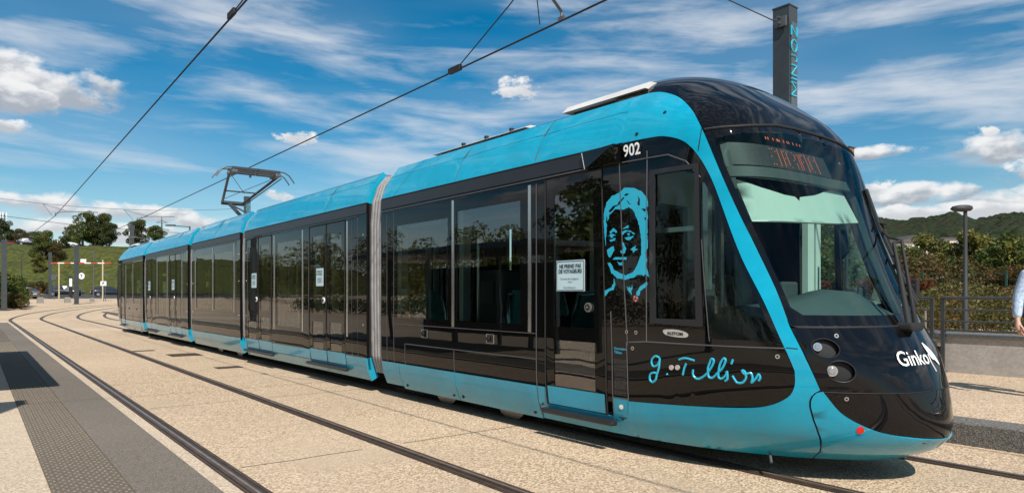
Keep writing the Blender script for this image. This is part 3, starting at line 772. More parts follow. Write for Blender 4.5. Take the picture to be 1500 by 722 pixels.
sig=[[(2.082,.917),(2.119,.928),(2.153,.9),(2.161,.865),(2.143,.838),(2.105,.853),(2.084,.894)],[(2.080,.915),(2.093,.831),(2.114,.773),(2.128,.726),(2.158,.7),(2.183,.72),(2.178,.766),(2.145,.783),(2.104,.779)],[(2.022,.787),(2.015,.777)],
[(1.905,.914),(1.849,.931),(1.772,.917)],[(1.845,.887),(1.867,.84),(1.881,.79)],
[(1.79,.843),(1.795,.804),(1.777,.775),(1.744,.772),(1.687,.814),(1.637,.882),(1.618,.929),(1.635,.94),(1.655,.90),(1.67,.862),(1.67,.798),(1.64,.79),(1.60,.83),(1.56,.871),(1.528,.936),(1.540,.95),(1.565,.92),(1.582,.878),(1.595,.805),(1.572,.789),(1.54,.818),(1.527,.852),(1.529,.793),(1.547,.773)],
[(1.473,.948),(1.489,.912)],[(1.49,.82),(1.473,.785),(1.459,.768),(1.422,.772),(1.395,.813),(1.399,.857),(1.418,.865),(1.4,.839),(1.36,.851),(1.351,.817),(1.36,.777),(1.33,.81),(1.308,.845),(1.300,.82),(1.312,.795)]]
mb=MB()
for st in sig: 
    q=smooth(st,4)
    for i in range(1): line_on(mb,q,.0095,.001,0,n=6,step=.03)
sub(mb,'signature','cyan_print',front)
# stencil portrait on the pillar beside the cab
port=[
[(2.62,2.03),(2.625,2.13),(2.616,2.222),(2.581,2.297),(2.516,2.352),(2.428,2.368),(2.34,2.41),(2.222,2.396),(2.133,2.352),(2.071,2.287),(2.065,2.221),(2.105,2.200),(2.08,2.173),(2.085,2.099),(2.100,1.977),(2.106,1.861),(2.14,1.814),(2.121,1.763),(2.14,1.70),(2.105,1.60),(2.15,1.63),(2.173,1.616),(2.233,1.63),(2.289,1.605),(2.378,1.588),(2.478,1.600),(2.544,1.650),(2.585,1.747),(2.56,1.745),(2.510,1.675),(2.441,1.650),(2.376,1.625),(2.297,1.648),(2.239,1.709),(2.186,1.806),(2.17,1.913),(2.180,2.039),(2.205,2.116),(2.246,2.195),(2.305,2.234),(2.375,2.215),(2.471,2.23),(2.546,2.185),(2.586,2.105),(2.600,2.01),(2.605,1.90)],
[(2.558,2.025),(2.503,2.059),(2.46,2.035),(2.462,2.012),(2.505,2.030),(2.542,2.010)],
[(2.584,1.988),(2.529,2.010),(2.47,1.996),(2.48,1.985),(2.50,1.99),(2.515,1.975),(2.54,1.975),(2.55,1.99)],[(2.56,1.952),(2.52,1.962),(2.47,1.97),(2.49,1.945),(2.53,1.935)],
[(2.39,2.050),(2.308,2.072),(2.315,2.052),(2.36,2.040)],
[(2.40,2.005),(2.36,2.030),(2.30,2.025),(2.239,1.986),(2.27,1.995),(2.30,2.012),(2.34,2.012),(2.37,2.0),(2.385,1.985)],[(2.335,2.0),(2.31,2.0),(2.305,1.98),(2.325,1.975)],[(2.375,1.965),(2.32,1.968),(2.26,1.975),(2.275,1.951),(2.31,1.94),(2.35,1.945)],
[(2.403,1.925),(2.38,1.915),(2.355,1.866),(2.375,1.83),(2.40,1.815),(2.43,1.838),(2.425,1.85),(2.40,1.85),(2.385,1.87)],
[(2.595,1.861),(2.546,1.888),(2.51,1.895),(2.499,1.868),(2.525,1.823),(2.562,1.79),(2.589,1.826)],
[(2.304,1.858),(2.27,1.87),(2.24,1.888),(2.245,1.865),(2.22,1.85),(2.245,1.84),(2.273,1.820),(2.28,1.845)],
[(2.525,1.775),(2.490,1.793),(2.44,1.79),(2.354,1.785),(2.36,1.769),(2.469,1.769)],
[(2.47,1.752),(2.43,1.742),(2.40,1.745),(2.415,1.715),(2.45,1.715)],
[(2.649,1.477),(2.597,1.508),(2.549,1.520),(2.528,1.555),(2.512,1.60),(2.505,1.537),(2.530,1.497),(2.586,1.478),(2.645,1.430)],
[(2.375,1.525),(2.355,1.51),(2.341,1.525),(2.33,1.505),(2.307,1.537),(2.31,1.50),(2.325,1.485),(2.324,1.451),(2.343,1.480)],
[(2.258,1.484),(2.24,1.50),(2.202,1.535),(2.142,1.565),(2.135,1.545),(2.16,1.52),(2.217,1.484),(2.245,1.44),(2.27,1.445)]]
cuts=[[(2.56,2.22),(2.50,2.26),(2.44,2.27),(2.43,2.285),(2.36,2.33),(2.35,2.32),(2.42,2.265),(2.47,2.25),(2.54,2.20)],[(2.36,2.34),(2.32,2.36),(2.29,2.345),(2.33,2.335)],[(2.19,2.32),(2.18,2.28),(2.20,2.25),(2.175,2.23),(2.20,2.20),(2.165,2.24),(2.16,2.29)],[(2.155,2.20),(2.11,2.17),(2.095,2.19),(2.13,2.215),(2.12,2.20)],[(2.12,2.13),(2.10,2.11),(2.12,2.09)],[(2.60,2.12),(2.59,2.18),(2.575,2.15),(2.58,2.09)],[(2.33,2.30),(2.29,2.27),(2.27,2.255),(2.30,2.26)]]
mb=MB()
def ragged(p_,st,a_,sd_):
    r_=random.Random(sd_); return [(x_+r_.uniform(-a_,a_),y_+r_.uniform(-a_,a_)) for x_,y_ in resample(p_,st)]
for i,p_ in enumerate(port): patch(mb,ragged(p_,.022,.0045,i),[ragged(c,.02,.003,9) for c in cuts] if i==0 else (),off=.0035,th=.002,step=.12)
sub(mb,'portrait','cyan_print',front)
mb=MB(); c=hp(2.278,1.418,0); mb.tube([c,c+Vector((-.004,0,0))],.032,0,10); 
for k in range(7):
    a_=k*.9; mb.tube([c+Vector((-.005,.02*math.cos(a_),.02*math.sin(a_))),c+Vector((-.007,.02*math.cos(a_),.02*math.sin(a_)))],.008,1 if k%2 else 2,6)
sub(mb,'pendant',['seam','plate','red'],front)
# interior of the passenger part
def interior(par,a,b,seats,poles,floor=.36):
    mb=MB()
    mb.box(tp(-1.12,a,floor-.05),tp(1.12,b,floor),0); mb.box(tp(-1.1,a,2.52),tp(1.1,b,2.56),1)
    mb.box(tp(-.2,a,2.50),tp(-.1,b,2.518),2)
    sub(mb,'interior_lining',['floor_grey','interior_wall','white_text'],par)
    for (t,Y_,dirn) in seats:
        mb=MB()
        mb.box(tp(t-.21,Y_-.2,.72),tp(t+.21,Y_+.2,.79),0,bev=.03)
        y2=Y_+.2*dirn
        for i in range(6):
            z0=.78+i*.12; w_=.21-.004*i*i; yy=y2+dirn*.02*i
            mb.box(tp(t-w_,yy-.025,z0),tp(t+w_,yy+.025,z0+.125),0)
        mb.tube([tp(t-.2,y2,.78),tp(t-.22,y2+dirn*.06,1.2),tp(t-.19,y2+dirn*.11,1.46),tp(t+.19,y2+dirn*.11,1.46),tp(t+.22,y2+dirn*.06,1.2),tp(t+.2,y2,.78)],.022,1,8)
        mb.box(tp(t-.1,Y_-.1,floor),tp(t+.1,Y_+.1,.72),2)
        sub(mb,'passenger_seat',['seat_teal','pole_steel','interior_dark'],par)
    for (t,Y_) in poles:
        mb=MB(); mb.tube([tp(t,Y_,floor),tp(t,Y_,2.52)],.018,0,8); sub(mb,'grab_pole','pole_steel',par)
interior(front,4.42,8.8,[(-.72,8.0,1),(-.72,6.9,-1),(-.72,5.95,1),(.72,8.0,1),(.72,6.9,-1),(.72,5.95,1)],[(-.45,6.4),(-.45,7.5),(.4,5.5)])
mb=MB(); mb.box(tp(-.98,6.35,1.0),tp(-.62,6.75,1.75),0,bev=.03); mb.box(tp(-1.0,6.42,1.35),tp(-.975,6.68,1.62),1); sub(mb,'ticket_machine',['interior_dark','galv'],front)
mb=MB(); patch(mb,rect(S(8.12),S(8.38),1.36,1.54),off=-.012,th=.003,step=9); sub(mb,'window_sticker','plate',front)
mb=MB(); patch(mb,rect(S(7.15),S(8.22),2.33,2.50),off=-.05,th=.02,step=.5,mi=0,sides=(1,))
mb2=mb; 
patch(mb,rect(S(7.3),S(8.1),2.345,2.39),off=-.035,th=.004,step=.5,mi=1)
sub(mb,'side_display',['led_panel','interior_wall'],front)
# running gear
def wheel(par,X,Y_,r=.29):
    mb=MB(); mb.cyl((X-.07,Y_,r),r,.13,'X',0,28); mb.cyl((X-.085,Y_,r),r*1.06,.03,'X',1,28); mb.cyl((X-.1,Y_,r),r*.35,.05,'X',2,14)
    sub(mb,'wheel',['rail_steel','steel','under'],par)
def undercar(par,a,b,wh=(),tw=.98):
    mb=MB(); mb.box(tp(-tw,a,.20),tp(tw,b,.34),0); sub(mb,'underframe','under',par)
    for Y_ in wh:
        for sd in (-1,1): wheel(par,CX+sd*.74,Y_)
undercar(front,3.6,8.75,(7.7,6.3))
mb=MB(); mb.tube([tp(-.80,3.0,.19),tp(-.86,2.95,.135)],.012,0,8); sub(mb,'sand_pipe','galv',front)
# -- middle cars
def middle(kind,y0,y1):
    wl=[(S(y0),.47),(S(y1),.47),(S(y1),2.822),(S(y0),2.822)]
    L=y1-y0; hl=[];
    mb=MB()
    if kind=='doors':
        dd=[(y0+.74,y0+2.20),(y0+4.10,y0+5.70)] # two double doors
        win=[(y0+2.62,y0+3.82)]
    else:
        dd=[]; win=[(y0+.55,y0+2.05),(y0+2.25,y0+3.70)]
    for a,b in dd: hl.append(rect(S(a),S(b),.345,2.62))
    for a,b in win: hl.append(rect(S(a),S(b),(.86 if kind=='doors' else 1.12),2.44))
    wl2=[(S(y0),.46),(S(y1),.46),(S(y1),2.822),(S(y0),2.822)]
    if dd: 
        for h in range(len(hl)):
            pass
        patch(mb,[(S(y0),.33),(S(y1),.33),(S(y1),2.822),(S(y0),2.822)],hl,off=0,th=.04,step=.3,sides=(1,-1))
    else: patch(mb,wl2,hl,off=0,th=.04,step=.3,sides=(1,-1))
    patch(mb,rect(S(y0+.002),S(y1-.002),2.665,2.80),off=.012,th=.012,step=.6,sides=(1,-1),mi=1)
    car=mb.build('middle_car',['black','satin_black'],tram,loc=TL); MESHES[car.name]=(mb,['black','satin_black'])
    mb=MB()
    for a,b in win: patch(mb,rect(S(a),S(b),(.86 if kind=='doors' else 1.12),2.44),off=-.006,th=0,step=.4,sides=(1,-1))
    sub(mb,'side_window','side_glass',car,seg=True)
    for a,b in dd:
        m_=(a+b)/2
        for sd in (1,-1):
            for q0,q1 in ((a+.012,m_-.008),(m_+.008,b-.012)):
                mb=MB(); leaf(mb,q0,q1,fr=.13,sides=(sd,))
                for Y_ in (q0-.006,q1+.006): line_on(mb,[(S(Y_),.34),(S(Y_),2.62)],.006,.006,3,sd=sd,step=.6)
                line_on(mb,[(S(q0),2.62),(S(q1),2.62)],.007,.004,3,sd=sd,step=.6)
                sub(mb,'door',['black','side_glass','cyan','matte_black'],car)
        for sd in (1,-1):
            mb=MB(); c=hp(S(m_+.10)*sd,1.36,0);d=Vector((-sd,0,0)); mb.tube([c,c+d*.014],.05,0,16); mb.tube([c+d*.013,c+d*.02],.03,1,16); sub(mb,'door_button',['white_text','seam_dark'],car)
            mb=MB(); x0=CX-1.24*sd;x1=CX-1.16*sd; mb.box((min(x0,x1),a-.06,.255),(max(x0,x1),b+.06,.305),0,bev=.015); sub(mb,'door_step','satin_black',car,seg=True)
        mb=MB(); patch(mb,rect(S(m_+.12),S(m_+.42),1.60,1.90),off=.003,th=.003,step=9); sub(mb,'notice','paper',car)
        mb=MB(); text_on(mb,"NE PREND PAS",S(m_+.40),1.83,.044,.006,.001,xs=.82); text_on(mb,"DE VOYAGEURS",S(m_+.405),1.785,.044,.006,.001,xs=.78)
        for k in range(3): line_on(mb,[(S(m_+.36),1.73-.03*k),(S(m_+.18),1.73-.03*k)],.003,.005,n=4)
        sub(mb,'notice_text','ink',car)
    for sd in (1,-1):
        for a,b in win+[(q0+.13,q1-.13) for a_,b_ in dd for q0,q1 in ((a_,(a_+b_)/2),((a_+b_)/2,b_))]:
            mb=MB(); x0=CX-sd*1.16; x1=CX-sd*1.07; mb.box((min(x0,x1),b-.06,(.9 if kind=='doors' else 1.1)),(max(x0,x1),b+.01,2.45),0); sub(mb,'window_reveal','pillar_grey',car)
    mb=MB()
    dv=[y0+2.5,y0+.66,y0+3.95] if kind=='doors' else [y0+.42,y0+2.15,y0+3.82]
    for Y_ in dv:
        patch(mb,rect(S(Y_-.02),S(Y_+.02),(.80 if kind=='doors' else 1.06),2.6),off=.008,th=.008,step=9,sides=(1,-1))
    sub(mb,'window_divider','silver',car,seg=True)
    mb=MB()
    for sd in (1,-1):
        for Y_ in ((y0+.30,y0+.5,y1-.2) if kind=='doors' else (y0+.3,y1-.25)): line_on(mb,[(S(Y_),.5),(S(Y_),2.63)],.004,.001,sd=sd,step=.6)
        line_on(mb,[(S(y0+.3),2.64),(S(y1-.1),2.64)],.006,.012,sd=sd,step=.6)
        if kind!='doors':
            line_on(mb,[(S(y0+.3),1.06),(S(y1-.25),1.06)],.005,.001,sd=sd,step=.6); line_on(mb,[(S(y0+.3),.79),(S(y1-.25),.79)],.006,.002,sd=sd,step=.6)
            line_on(mb,[(S(y0+2.1),.2),(S(y0+2.1),.79)],.004,.003,sd=sd,step=.6)
        else:
            line_on(mb,[(S(y0+2.22),.80),(S(y0+4.06),.80)],.005,.001,sd=sd,step=.6); line_on(mb,[(S(y0+2.22),.345),(S(y0+4.06),.345)],.004,.006,sd=sd,step=.6)
            line_on(mb,[(S(y0+2.22),.2),(S(y0+2.22),2.6)],.004,.005,sd=sd,step=.6)
    detail(mb,'seam',car)
    mb=MB()
    if kind=='doors':
        for sd in (1,-1):
            patch(mb,rect(S(y0+.06),S(dd[0][0]-.01),.175,.51),off=.006,th=.05,step=.3,sides=(sd,))
            patch(mb,rect(S(dd[0][1]+.01),S(dd[1][0]-.01),.338,.51),off=.006,th=.03,step=.3,sides=(sd,))
            patch(mb,rect(S(dd[1][1]+.01),S(y1-.06),.175,.51),off=.006,th=.05,step=.3,sides=(sd,))
            patch(mb,rect(S(dd[0][0]-.01),S(dd[1][1]+.01),.175,.332),off=.006,th=.03,step=.3,sides=(sd,))
    else:
        for sd in (1,-1):
            for a,b in ((y0+.06,y0+2.095),(y0+2.105,y1-.06)): patch(mb,rect(S(a),S(b),.168,.51),off=.010,th=.05,step=.3,sides=(sd,))
    for sd in (1,-1): # end flanges
        for a in (y0,y1-.055): patch(mb,rect(S(a),S(a+.055),.175,.51),off=.014,th=.12,step=.3,sides=(sd,))
    sub(mb,'skirt','cyan',car,seg=True)
    mb=MB(); ms=y0+L*(.27 if kind=='doors' else .5); 
    cove(mb,y0,ms-.005,th=.12); cove(mb,ms+.005,y1,th=.12)
    sub(mb,'roof_cover','cyan',car,seg=True)
    mb=MB()
    for sd in (1,-1):
        line_on(mb,[(S(y0),3.14),(S(y1),3.14)],.0025,.0065,0,sd=sd,step=.6); line_on(mb,[(S(ms),z_) for z_ in (2.83,2.95,3.05,3.15,3.25,3.29)],.004,.001,1,sd=sd); line_on(mb,[(S(y0),2.812),(S(y1),2.812)],.009,.004,2,sd=sd,step=.6)
    detail(mb,['cyan','seam','seam_dark'],car)
    mb=MB()
    for z_ in (2.35,1.75,1.0): 
        for Y_ in (y0+.10,y1-.10):
            for sd in (1,-1): c=hp(S(Y_)*sd,z_,0); mb.tube([c,c+Vector((-.008*sd,0,0))],.016,0,8)
    detail(mb,'silver',car)
    mb=MB(); mb.box(tp(-.95,y0+.02,3.24),tp(.95,y1-.02,3.275),0)
    if kind=='doors':
        mb.box(tp(-.7,y0+.7,3.27),tp(.7,y0+2.6,3.34),1,bev=.03); mb.box(tp(-.7,y0+3.0,3.27),tp(.7,y0+5.2,3.33),1,bev=.03)
        for k in range(6): mb.cyl(tp(-.86,y0+.8+.8*k,3.27),.03,.035,mi=1,n=8)
    sub(mb,'roof_deck',['roof_grey','white_paint'],car)
    mb=MB()
    for Y_ in (y0+.012,y1-.012):
        mb.mark(); mb.box(tp(-1.15,Y_-.01,.36),tp(-.95,Y_+.01,2.80),0); mb.mark(); mb.box(tp(.95,Y_-.01,.36),tp(1.15,Y_+.01,2.80),0)
    sub(mb,'end_frame','matte_black',car,seg=True)
    se=[(-.72,y0+2.85,1),(-.72,y0+3.6,-1),(.72,y0+2.85,1),(.72,y0+3.6,-1)] if kind=='doors' else [(-.72,y0+.9,1),(-.72,y0+1.75,-1),(-.72,y0+2.6,1),(-.72,y0+3.4,-1),(.72,y0+.9,1),(.72,y0+1.75,-1),(.72,y0+2.6,1),(.72,y0+3.4,-1)]
    interior(car,y0+.03,y1-.03,se,[(-.5,y0+1.4),(-.5,y0+L-1.2)])
    undercar(car,y0+.1,y1-.1,() if kind=='doors' else (y0+1.25,y0+2.85))
    return car
carA=middle('doors',9.30,15.10)
carB=middle('windows',15.42,19.62)
carA2=copy_tree(carA,tram); carA2.location=(-CX,-17+10.75,0)
front['label']='front cab section carrying the portrait and signature'
rear=copy_tree(front,tram); rear.location=(CX,(8.83+26.30)-17,0); rear.rotation_euler=(0,0,math.pi)
rear['label']='rear cab section at the far end of the tram'
carA['label']='door section just behind the front cab section'; carA2['label']='door section next to the rear cab'; carB['label']='short central section carrying the pantograph'
def bellows(y0,y1):
    mb=MB(); L=[]
    outl=[(-1.06,.30),(-1.14,.55),(-1.155,1.5),(-1.155,2.5),(-1.13,2.82),(-1.05,3.06),(-.92,3.22),(.92,3.22),(1.05,3.06),(1.13,2.82),(1.155,2.5),(1.155,1.5),(1.14,.55),(1.06,.30)]
    K=len(outl); n=5; seq=[]
    for r_ in range(n):
        for u_,e in ((0,.02),(.18,0),(.62,0),(.78,.03),(.80,.13),(.98,.13)): seq.append(((r_+u_)/n,e))
    for u_,e in seq:
        y_=y0+(y1-y0)*u_
        for (t,z_) in outl:
            sg=-1 if t<0 else 1
            L.append(tp(t-sg*e,y_,z_-(e*.6 if z_>3.1 else 0)))
    for i in range(len(seq)-1):
        m_=1 if (i%6) in (3,4,5) else 0  # creases coloured black, so the shade between ribs is painted in
        mb.add([],[],0)
        for j in range(K): mb.f.append([i*K+j,i*K+(j+1)%K,(i+1)*K+(j+1)%K,(i+1)*K+j]); mb.mi.append(m_); mb.sm.append(False)
    mb.v=[tuple(p) for p in L]
    mb.build('bellows',['bellows','matte_black'],tram,loc=TL)
for a,b in ((8.84,9.29),(15.11,15.41),(19.63,19.95),(25.86,26.29)): bellows(a,b)
# -- pantograph on the central car
pan=MB(); pan.box(tp(-.5,17.5,3.27),tp(.5,19.3,3.36),0,bev=.02)
for a in (-.42,.42):
    for b in (17.6,19.2): pan.cyl(tp(a,b,3.27),.05,.16,mi=0,n=10)
pan=pan.build('pantograph',['galv'],tram,loc=TL)
kn=tp(0,20.15,4.05)
mb=MB(); mb.tube([tp(-.12,18.6,3.42),kn+Vector((-.1,0,0))],.05,0,8); mb.tube([tp(.25,18.4,3.40),kn+Vector((.08,.05,-.08))],.022,0,6); mb.tube([kn+Vector((-.3,0,0)),kn+Vector((.3,0,0))],.06,0,8); mb.tube([tp(-.35,18.6,3.42),tp(.35,18.6,3.42)],.05,0,8)
sub(mb,'lower_arm',['mast'],pan)
mb=MB()
hd=4.66
mb.tube([kn+Vector((-.28,0,0)),tp(-.62,18.25,hd-.06)],.035,0,8); mb.tube([kn+Vector((.28,0,0)),tp(.62,18.25,hd-.06)],.035,0,8)
mb.tube([kn+Vector((.32,0,-.04)),tp(.70,18.2,hd-.10)],.014,0,6); mb.tube([tp(-.62,18.25,hd-.06),tp(.10,19.4,4.25)],.008,0,5); mb.tube([tp(.5,18.5,hd-.12),kn+Vector((-.25,-.1,.1))],.008,0,5)
mb.tube([tp(-.42,19.3,4.27),tp(.42,19.3,4.27)],.02,0,6); mb.tube([tp(-.62,18.25,hd-.06),tp(.62,18.25,hd-.06)],.03,0,8)
sub(mb,'upper_arm',['mast'],pan)
for yo in (18.05,18.42):
    mb=MB(); mb.box(tp(-.62,yo-.03,hd),tp(.62,yo+.03,hd+.07),0,bev=.01)
    for sd in (-1,1): mb.tube([tp(.60*sd,yo,hd+.05),tp(.74*sd,yo,hd+.035),tp(.86*sd,yo,hd-.03),tp(.96*sd,yo,hd-.16),tp(1.0*sd,yo,hd-.22)],.018,1,8)
    mb.box(tp(-.07,yo-.02,hd-.12),tp(-.02,yo+.02,hd),0)
    sub(mb,'collector_strip',['mast','galv'],pan)
for sd in (-1,1):
    mb=MB(); mb.box(tp(.55*sd-.07,17.98,hd-.1),tp(.55*sd+.07,18.5,hd-.01),0,bev=.02); sub(mb,'head_bracket',['galv'],pan)
# ------------------------------------------------------------------ ground, track bed, platforms
def ground_mat(name,c1,c2,scale,stain,joint=None,bump=.5,size2=None):
    m=bpy.data.materials.new(name); m.use_nodes=True; t=m.node_tree; q=G(t); b=t.nodes['Principled BSDF']; b.inputs['Roughness'].default_value=.85
    b.inputs['Specular IOR Level'].default_value=.25
    ob=N(t,'ShaderNodeTexCoord').outputs['Object']
    vo=N(t,'ShaderNodeTexVoronoi'); vo.inputs['Scale'].default_value=scale; t.links.new(ob,vo.inputs['Vector'])
    hv=N(t,'ShaderNodeSeparateColor'); t.links.new(vo.outputs['Color'],hv.inputs[0])
    n0=q.noise(ob,scale*.45,3,.7)
    f=q.m('ADD',q.m('MULTIPLY',hv.outputs[0],.75),q.m('MULTIPLY',n0,.5),clamp=False)
    c=q.mix(q.rng(f,.3,.95),c2,c1)
    big=q.noise(ob,.55,6,.62); c=q.mix(q.m('MULTIPLY',q.rng(big,.42,.72),stain),c,tuple(x*.62 for x in c1))
    big2=q.noise(ob,2.3,5,.7); c=q.mix(q.m('MULTIPLY',q.rng(big2,.5,.8),stain*.8),c,tuple(x*.55 for x in c1))
    lg=q.noise(ob,.17,3,.5); c=q.mix(q.m('MULTIPLY',q.rng(lg,.4,.7),.25),c,tuple(min(1,x*1.15) for x in c1))
    t.links.new(c,b.inputs['Base Color'])
    bn=N(t,'ShaderNodeBump'); bn.inputs['Strength'].default_value=bump; bn.inputs['Distance'].default_value=.004
    t.links.new(q.m('ADD',vo.outputs['Distance'],n0),bn.inputs['Height']); t.links.new(bn.outputs[0],b.inputs['Normal'])
    M[name]=m
ground_mat('aggregate',(.68,.525,.365),(.26,.175,.11),72,.8,bump=1.)
ground_mat('aggregate_light',(.64,.52,.39),(.34,.25,.17),90,.3,bump=.7)
ground_mat('stone_band',(.235,.20,.16),(.075,.062,.050),160,.5,bump=.35)
ground_mat('tactile_dot',(.27,.225,.17),(.16,.13,.10),140,.4,bump=.35)
ground_mat('tactile',(.17,.14,.105),(.085,.068,.052),140,.4,bump=.35)
ground_mat('kerb_stone',(.20,.185,.165),(.07,.065,.06),95,.4,bump=.9)
ground_mat('kerb_top',(.30,.27,.235),(.15,.135,.12),150,.4,bump=.4)
ground_mat('concrete',(.44,.40,.36),(.34,.31,.28),25,.5,bump=.3)
ground_mat('asphalt',(.085,.083,.08),(.04,.04,.04),90,.4,bump=.6)
ground_mat('grass',(.085,.088,.014),(.020,.032,.007),2.2,.95,bump=1.)
ground_mat('soil',(.10,.075,.045),(.05,.035,.02),12,.4,bump=1.)
mat('joint',(.035,.028,.022),.9,0,.3,12)
mat('plate_rust',(.10,.06,.04),.5,.5,.3,14,bump=.5)
def sheet(name,D0s,x0,x1,m,dz=0.,label=None):
    mb=MB(); vs=[]; nx=24
    for D in D0s:
        for i in range(nx+1):
            x=x0+(x1-x0)*i/nx; X=x*CT+D*ST;Y=-x*ST+D*CT; vs.append((X,Y,gz(X,Y)+dz))
    k=nx+1
    mb.add(vs,[(r*k+i,r*k+i+1,(r+1)*k+i+1,(r+1)*k+i) for r in range(len(D0s)-1) for i in range(nx)],0)
    return tag(mb.build(name,m),kind='structure')
sheet('ground',[-80,-20,0,20,40,41,42,43,44,45,46,60,80,100,118,160,300,900,3000,9000],-6000,6000,'aggregate')
# the far road in front of the bank
sheet('road',[88,92,97,102,107,112],-160,-30,'asphalt',.006)
# grass bank
def bankz(x,D):
    r=min(1,max(0,(D-112)/36.)); r=r*r*(3-2*r)
    edge=min(1,max(0,(-x-22)/38.)); edge=edge*edge*(3-2*edge)
    return gz(*((x*CT+D*ST,-x*ST+D*CT)))+.03+ (10.6*r+.4*math.sin(x*.09)+.25*math.sin(x*.31+D*.2)*r)*edge
mb=MB(); xs=[-330+6*i for i in range(54)]; Ds=[112+2.5*i for i in range(20)]+[170,200,260,400]
vs=[]
for D in Ds:
    for x in xs: vs.append((x*CT+D*ST,-x*ST+D*CT,bankz(x,D)))
k=len(xs); mb.add(vs,[(r*k+i,r*k+i+1,(r+1)*k+i+1,(r+1)*k+i) for r in range(len(Ds)-1) for i in range(k-1)],0,True)
tag(mb.build('grass_bank','grass'),kind='structure')
# track geometry
def path(Xc,a,b,step=1.2,R0=50.,Yc=47.,Xm=2.39):
    """centre line offset at Xc: straight then bending to the right"""
    r=R0-(Xc-Xm); P=[]; y=a
    while y<min(b,Yc): P.append((Xc,y)); y+=step if y<25 else 2.
    P.append((Xc,Yc)); n=26
    for i in range(1,n+1):
        t=1.25*i/n; P.append((Xm+R0-r*math.cos(t),Yc+r*math.sin(t)))
    return P
def strip(mb,P,w,z,mi=0,th=None,zadd=None):
    n=len(P);vs=[]
    for i,(X,Y) in enumerate(P):
        a=P[max(i-1,0)];b=P[min(i+1,n-1)];d=Vector((b[0]-a[0],b[1]-a[1])).normalized();nx,ny=d.y,-d.x
        g_=gz(X,Y)
        vs.append((X-nx*w/2,Y-ny*w/2,g_+z)); vs.append((X+nx*w/2,Y+ny*w/2,g_+z))
        if th: vs.append((X-nx*w/2,Y-ny*w/2,g_+z-th)); vs.append((X+nx*w/2,Y+ny*w/2,g_+z-th))
    if th:
        fs=[]
        for i in range(n-1): a=4*i;b=a+4; fs+= [(a,a+1,b+1,b),(a+2,a,b,b+2),(a+1,a+3,b+3,b+1)]
    else: fs=[(2*i,2*i+1,2*i+3,2*i+2) for i in range(n-1)]
    mb.add(vs,fs,mi)
for Xc,lab in ((2.39,'grooved steel tram track in the foreground, empty and closest to the left platform'),(5.79,'grooved steel tram track that the turquoise tram stands on')):
    tr=empty('tram_track',(Xc,0,0),lab,'tram track',group=None)
    for sd in (-.7475,.7475):
        mb=MB(); P=path(Xc+sd,-30,60)
        strip(mb,P,.165,.006,0)
        sgn=1 if sd<0 else -1
        P1=path(Xc+sd-sgn*.018,-30,60); strip(mb,P1,.062,.017,1,.012); strip(mb,path(Xc+sd-sgn*.012,-30,60),.022,.0195,2)
        strip(mb,path(Xc+sd+sgn*.055,-30,60),.018,.013,1,.008); strip(mb,path(Xc+sd+sgn*.032,-30,60),.026,.0085,3)
        strip(mb,path(Xc+sd-sgn*.068,-30,60),.012,.012,1,.006)
        mb.build('rail',['rail_bed','rail_steel','rail_top','joint'],tr,loc=(-Xc,0,0))
# expansion joints between the concrete slabs
k=0
for Y_ in [-5.2,-1.6,2.1,5.9,9.7,12.6,16.4,20.2,24,27.8,31.6,35.4,39.2,43]:
    rnd=random.Random(int(Y_*10)); pts=[]; X=1.55
    mb=MB(); P=[]
    while X<4.9: P.append((X,Y_+rnd.uniform(-.012,.012)+(X-3)*.0)); X+=.22
    P=[p for p in P if True]
    for seg in ([p for p in P if 1.76<p[0]<3.02],[p for p in P if 3.26<p[0]<4.95]):
        strip(mb,seg,.010,.004,0)
    tag(mb.build('slab_joint','joint'),kind='structure')
# drain covers between the tracks
def drain(px0,Y_,w_,l_,lab):
    e=empty('drain_cover',(px0,Y_,0),lab,'drain cover'); 
    mb=MB(); mb.box((-w_/2,-l_/2,.002),(w_/2,l_/2,.010),0,bev=.003); mb.box((-w_/2-.03,-l_/2-.03,-.01),(w_/2+.03,l_/2+.03,.006),1); mb.build('frame',['plate_rust','joint'],e)
    mb=MB()
    for i in range(9): mb.box((-w_/2+.03,-l_/2+.04+i*(l_-.08)/9,.010),(w_/2-.03,-l_/2+.04+i*(l_-.08)/9+.02,.013),0)
    mb.build('grate','rail_steel',e)
drain(4.02,17.9,.62,.72,'large rusty rectangular drain cover set in the paving between the two tracks')
drain(4.02,14.25,.42,.30,'small rusty drain cover between the tracks nearest the camera')
drain(3.45,19.8,.5,.16,'narrow rusty drain slot between the tracks farthest from the camera')
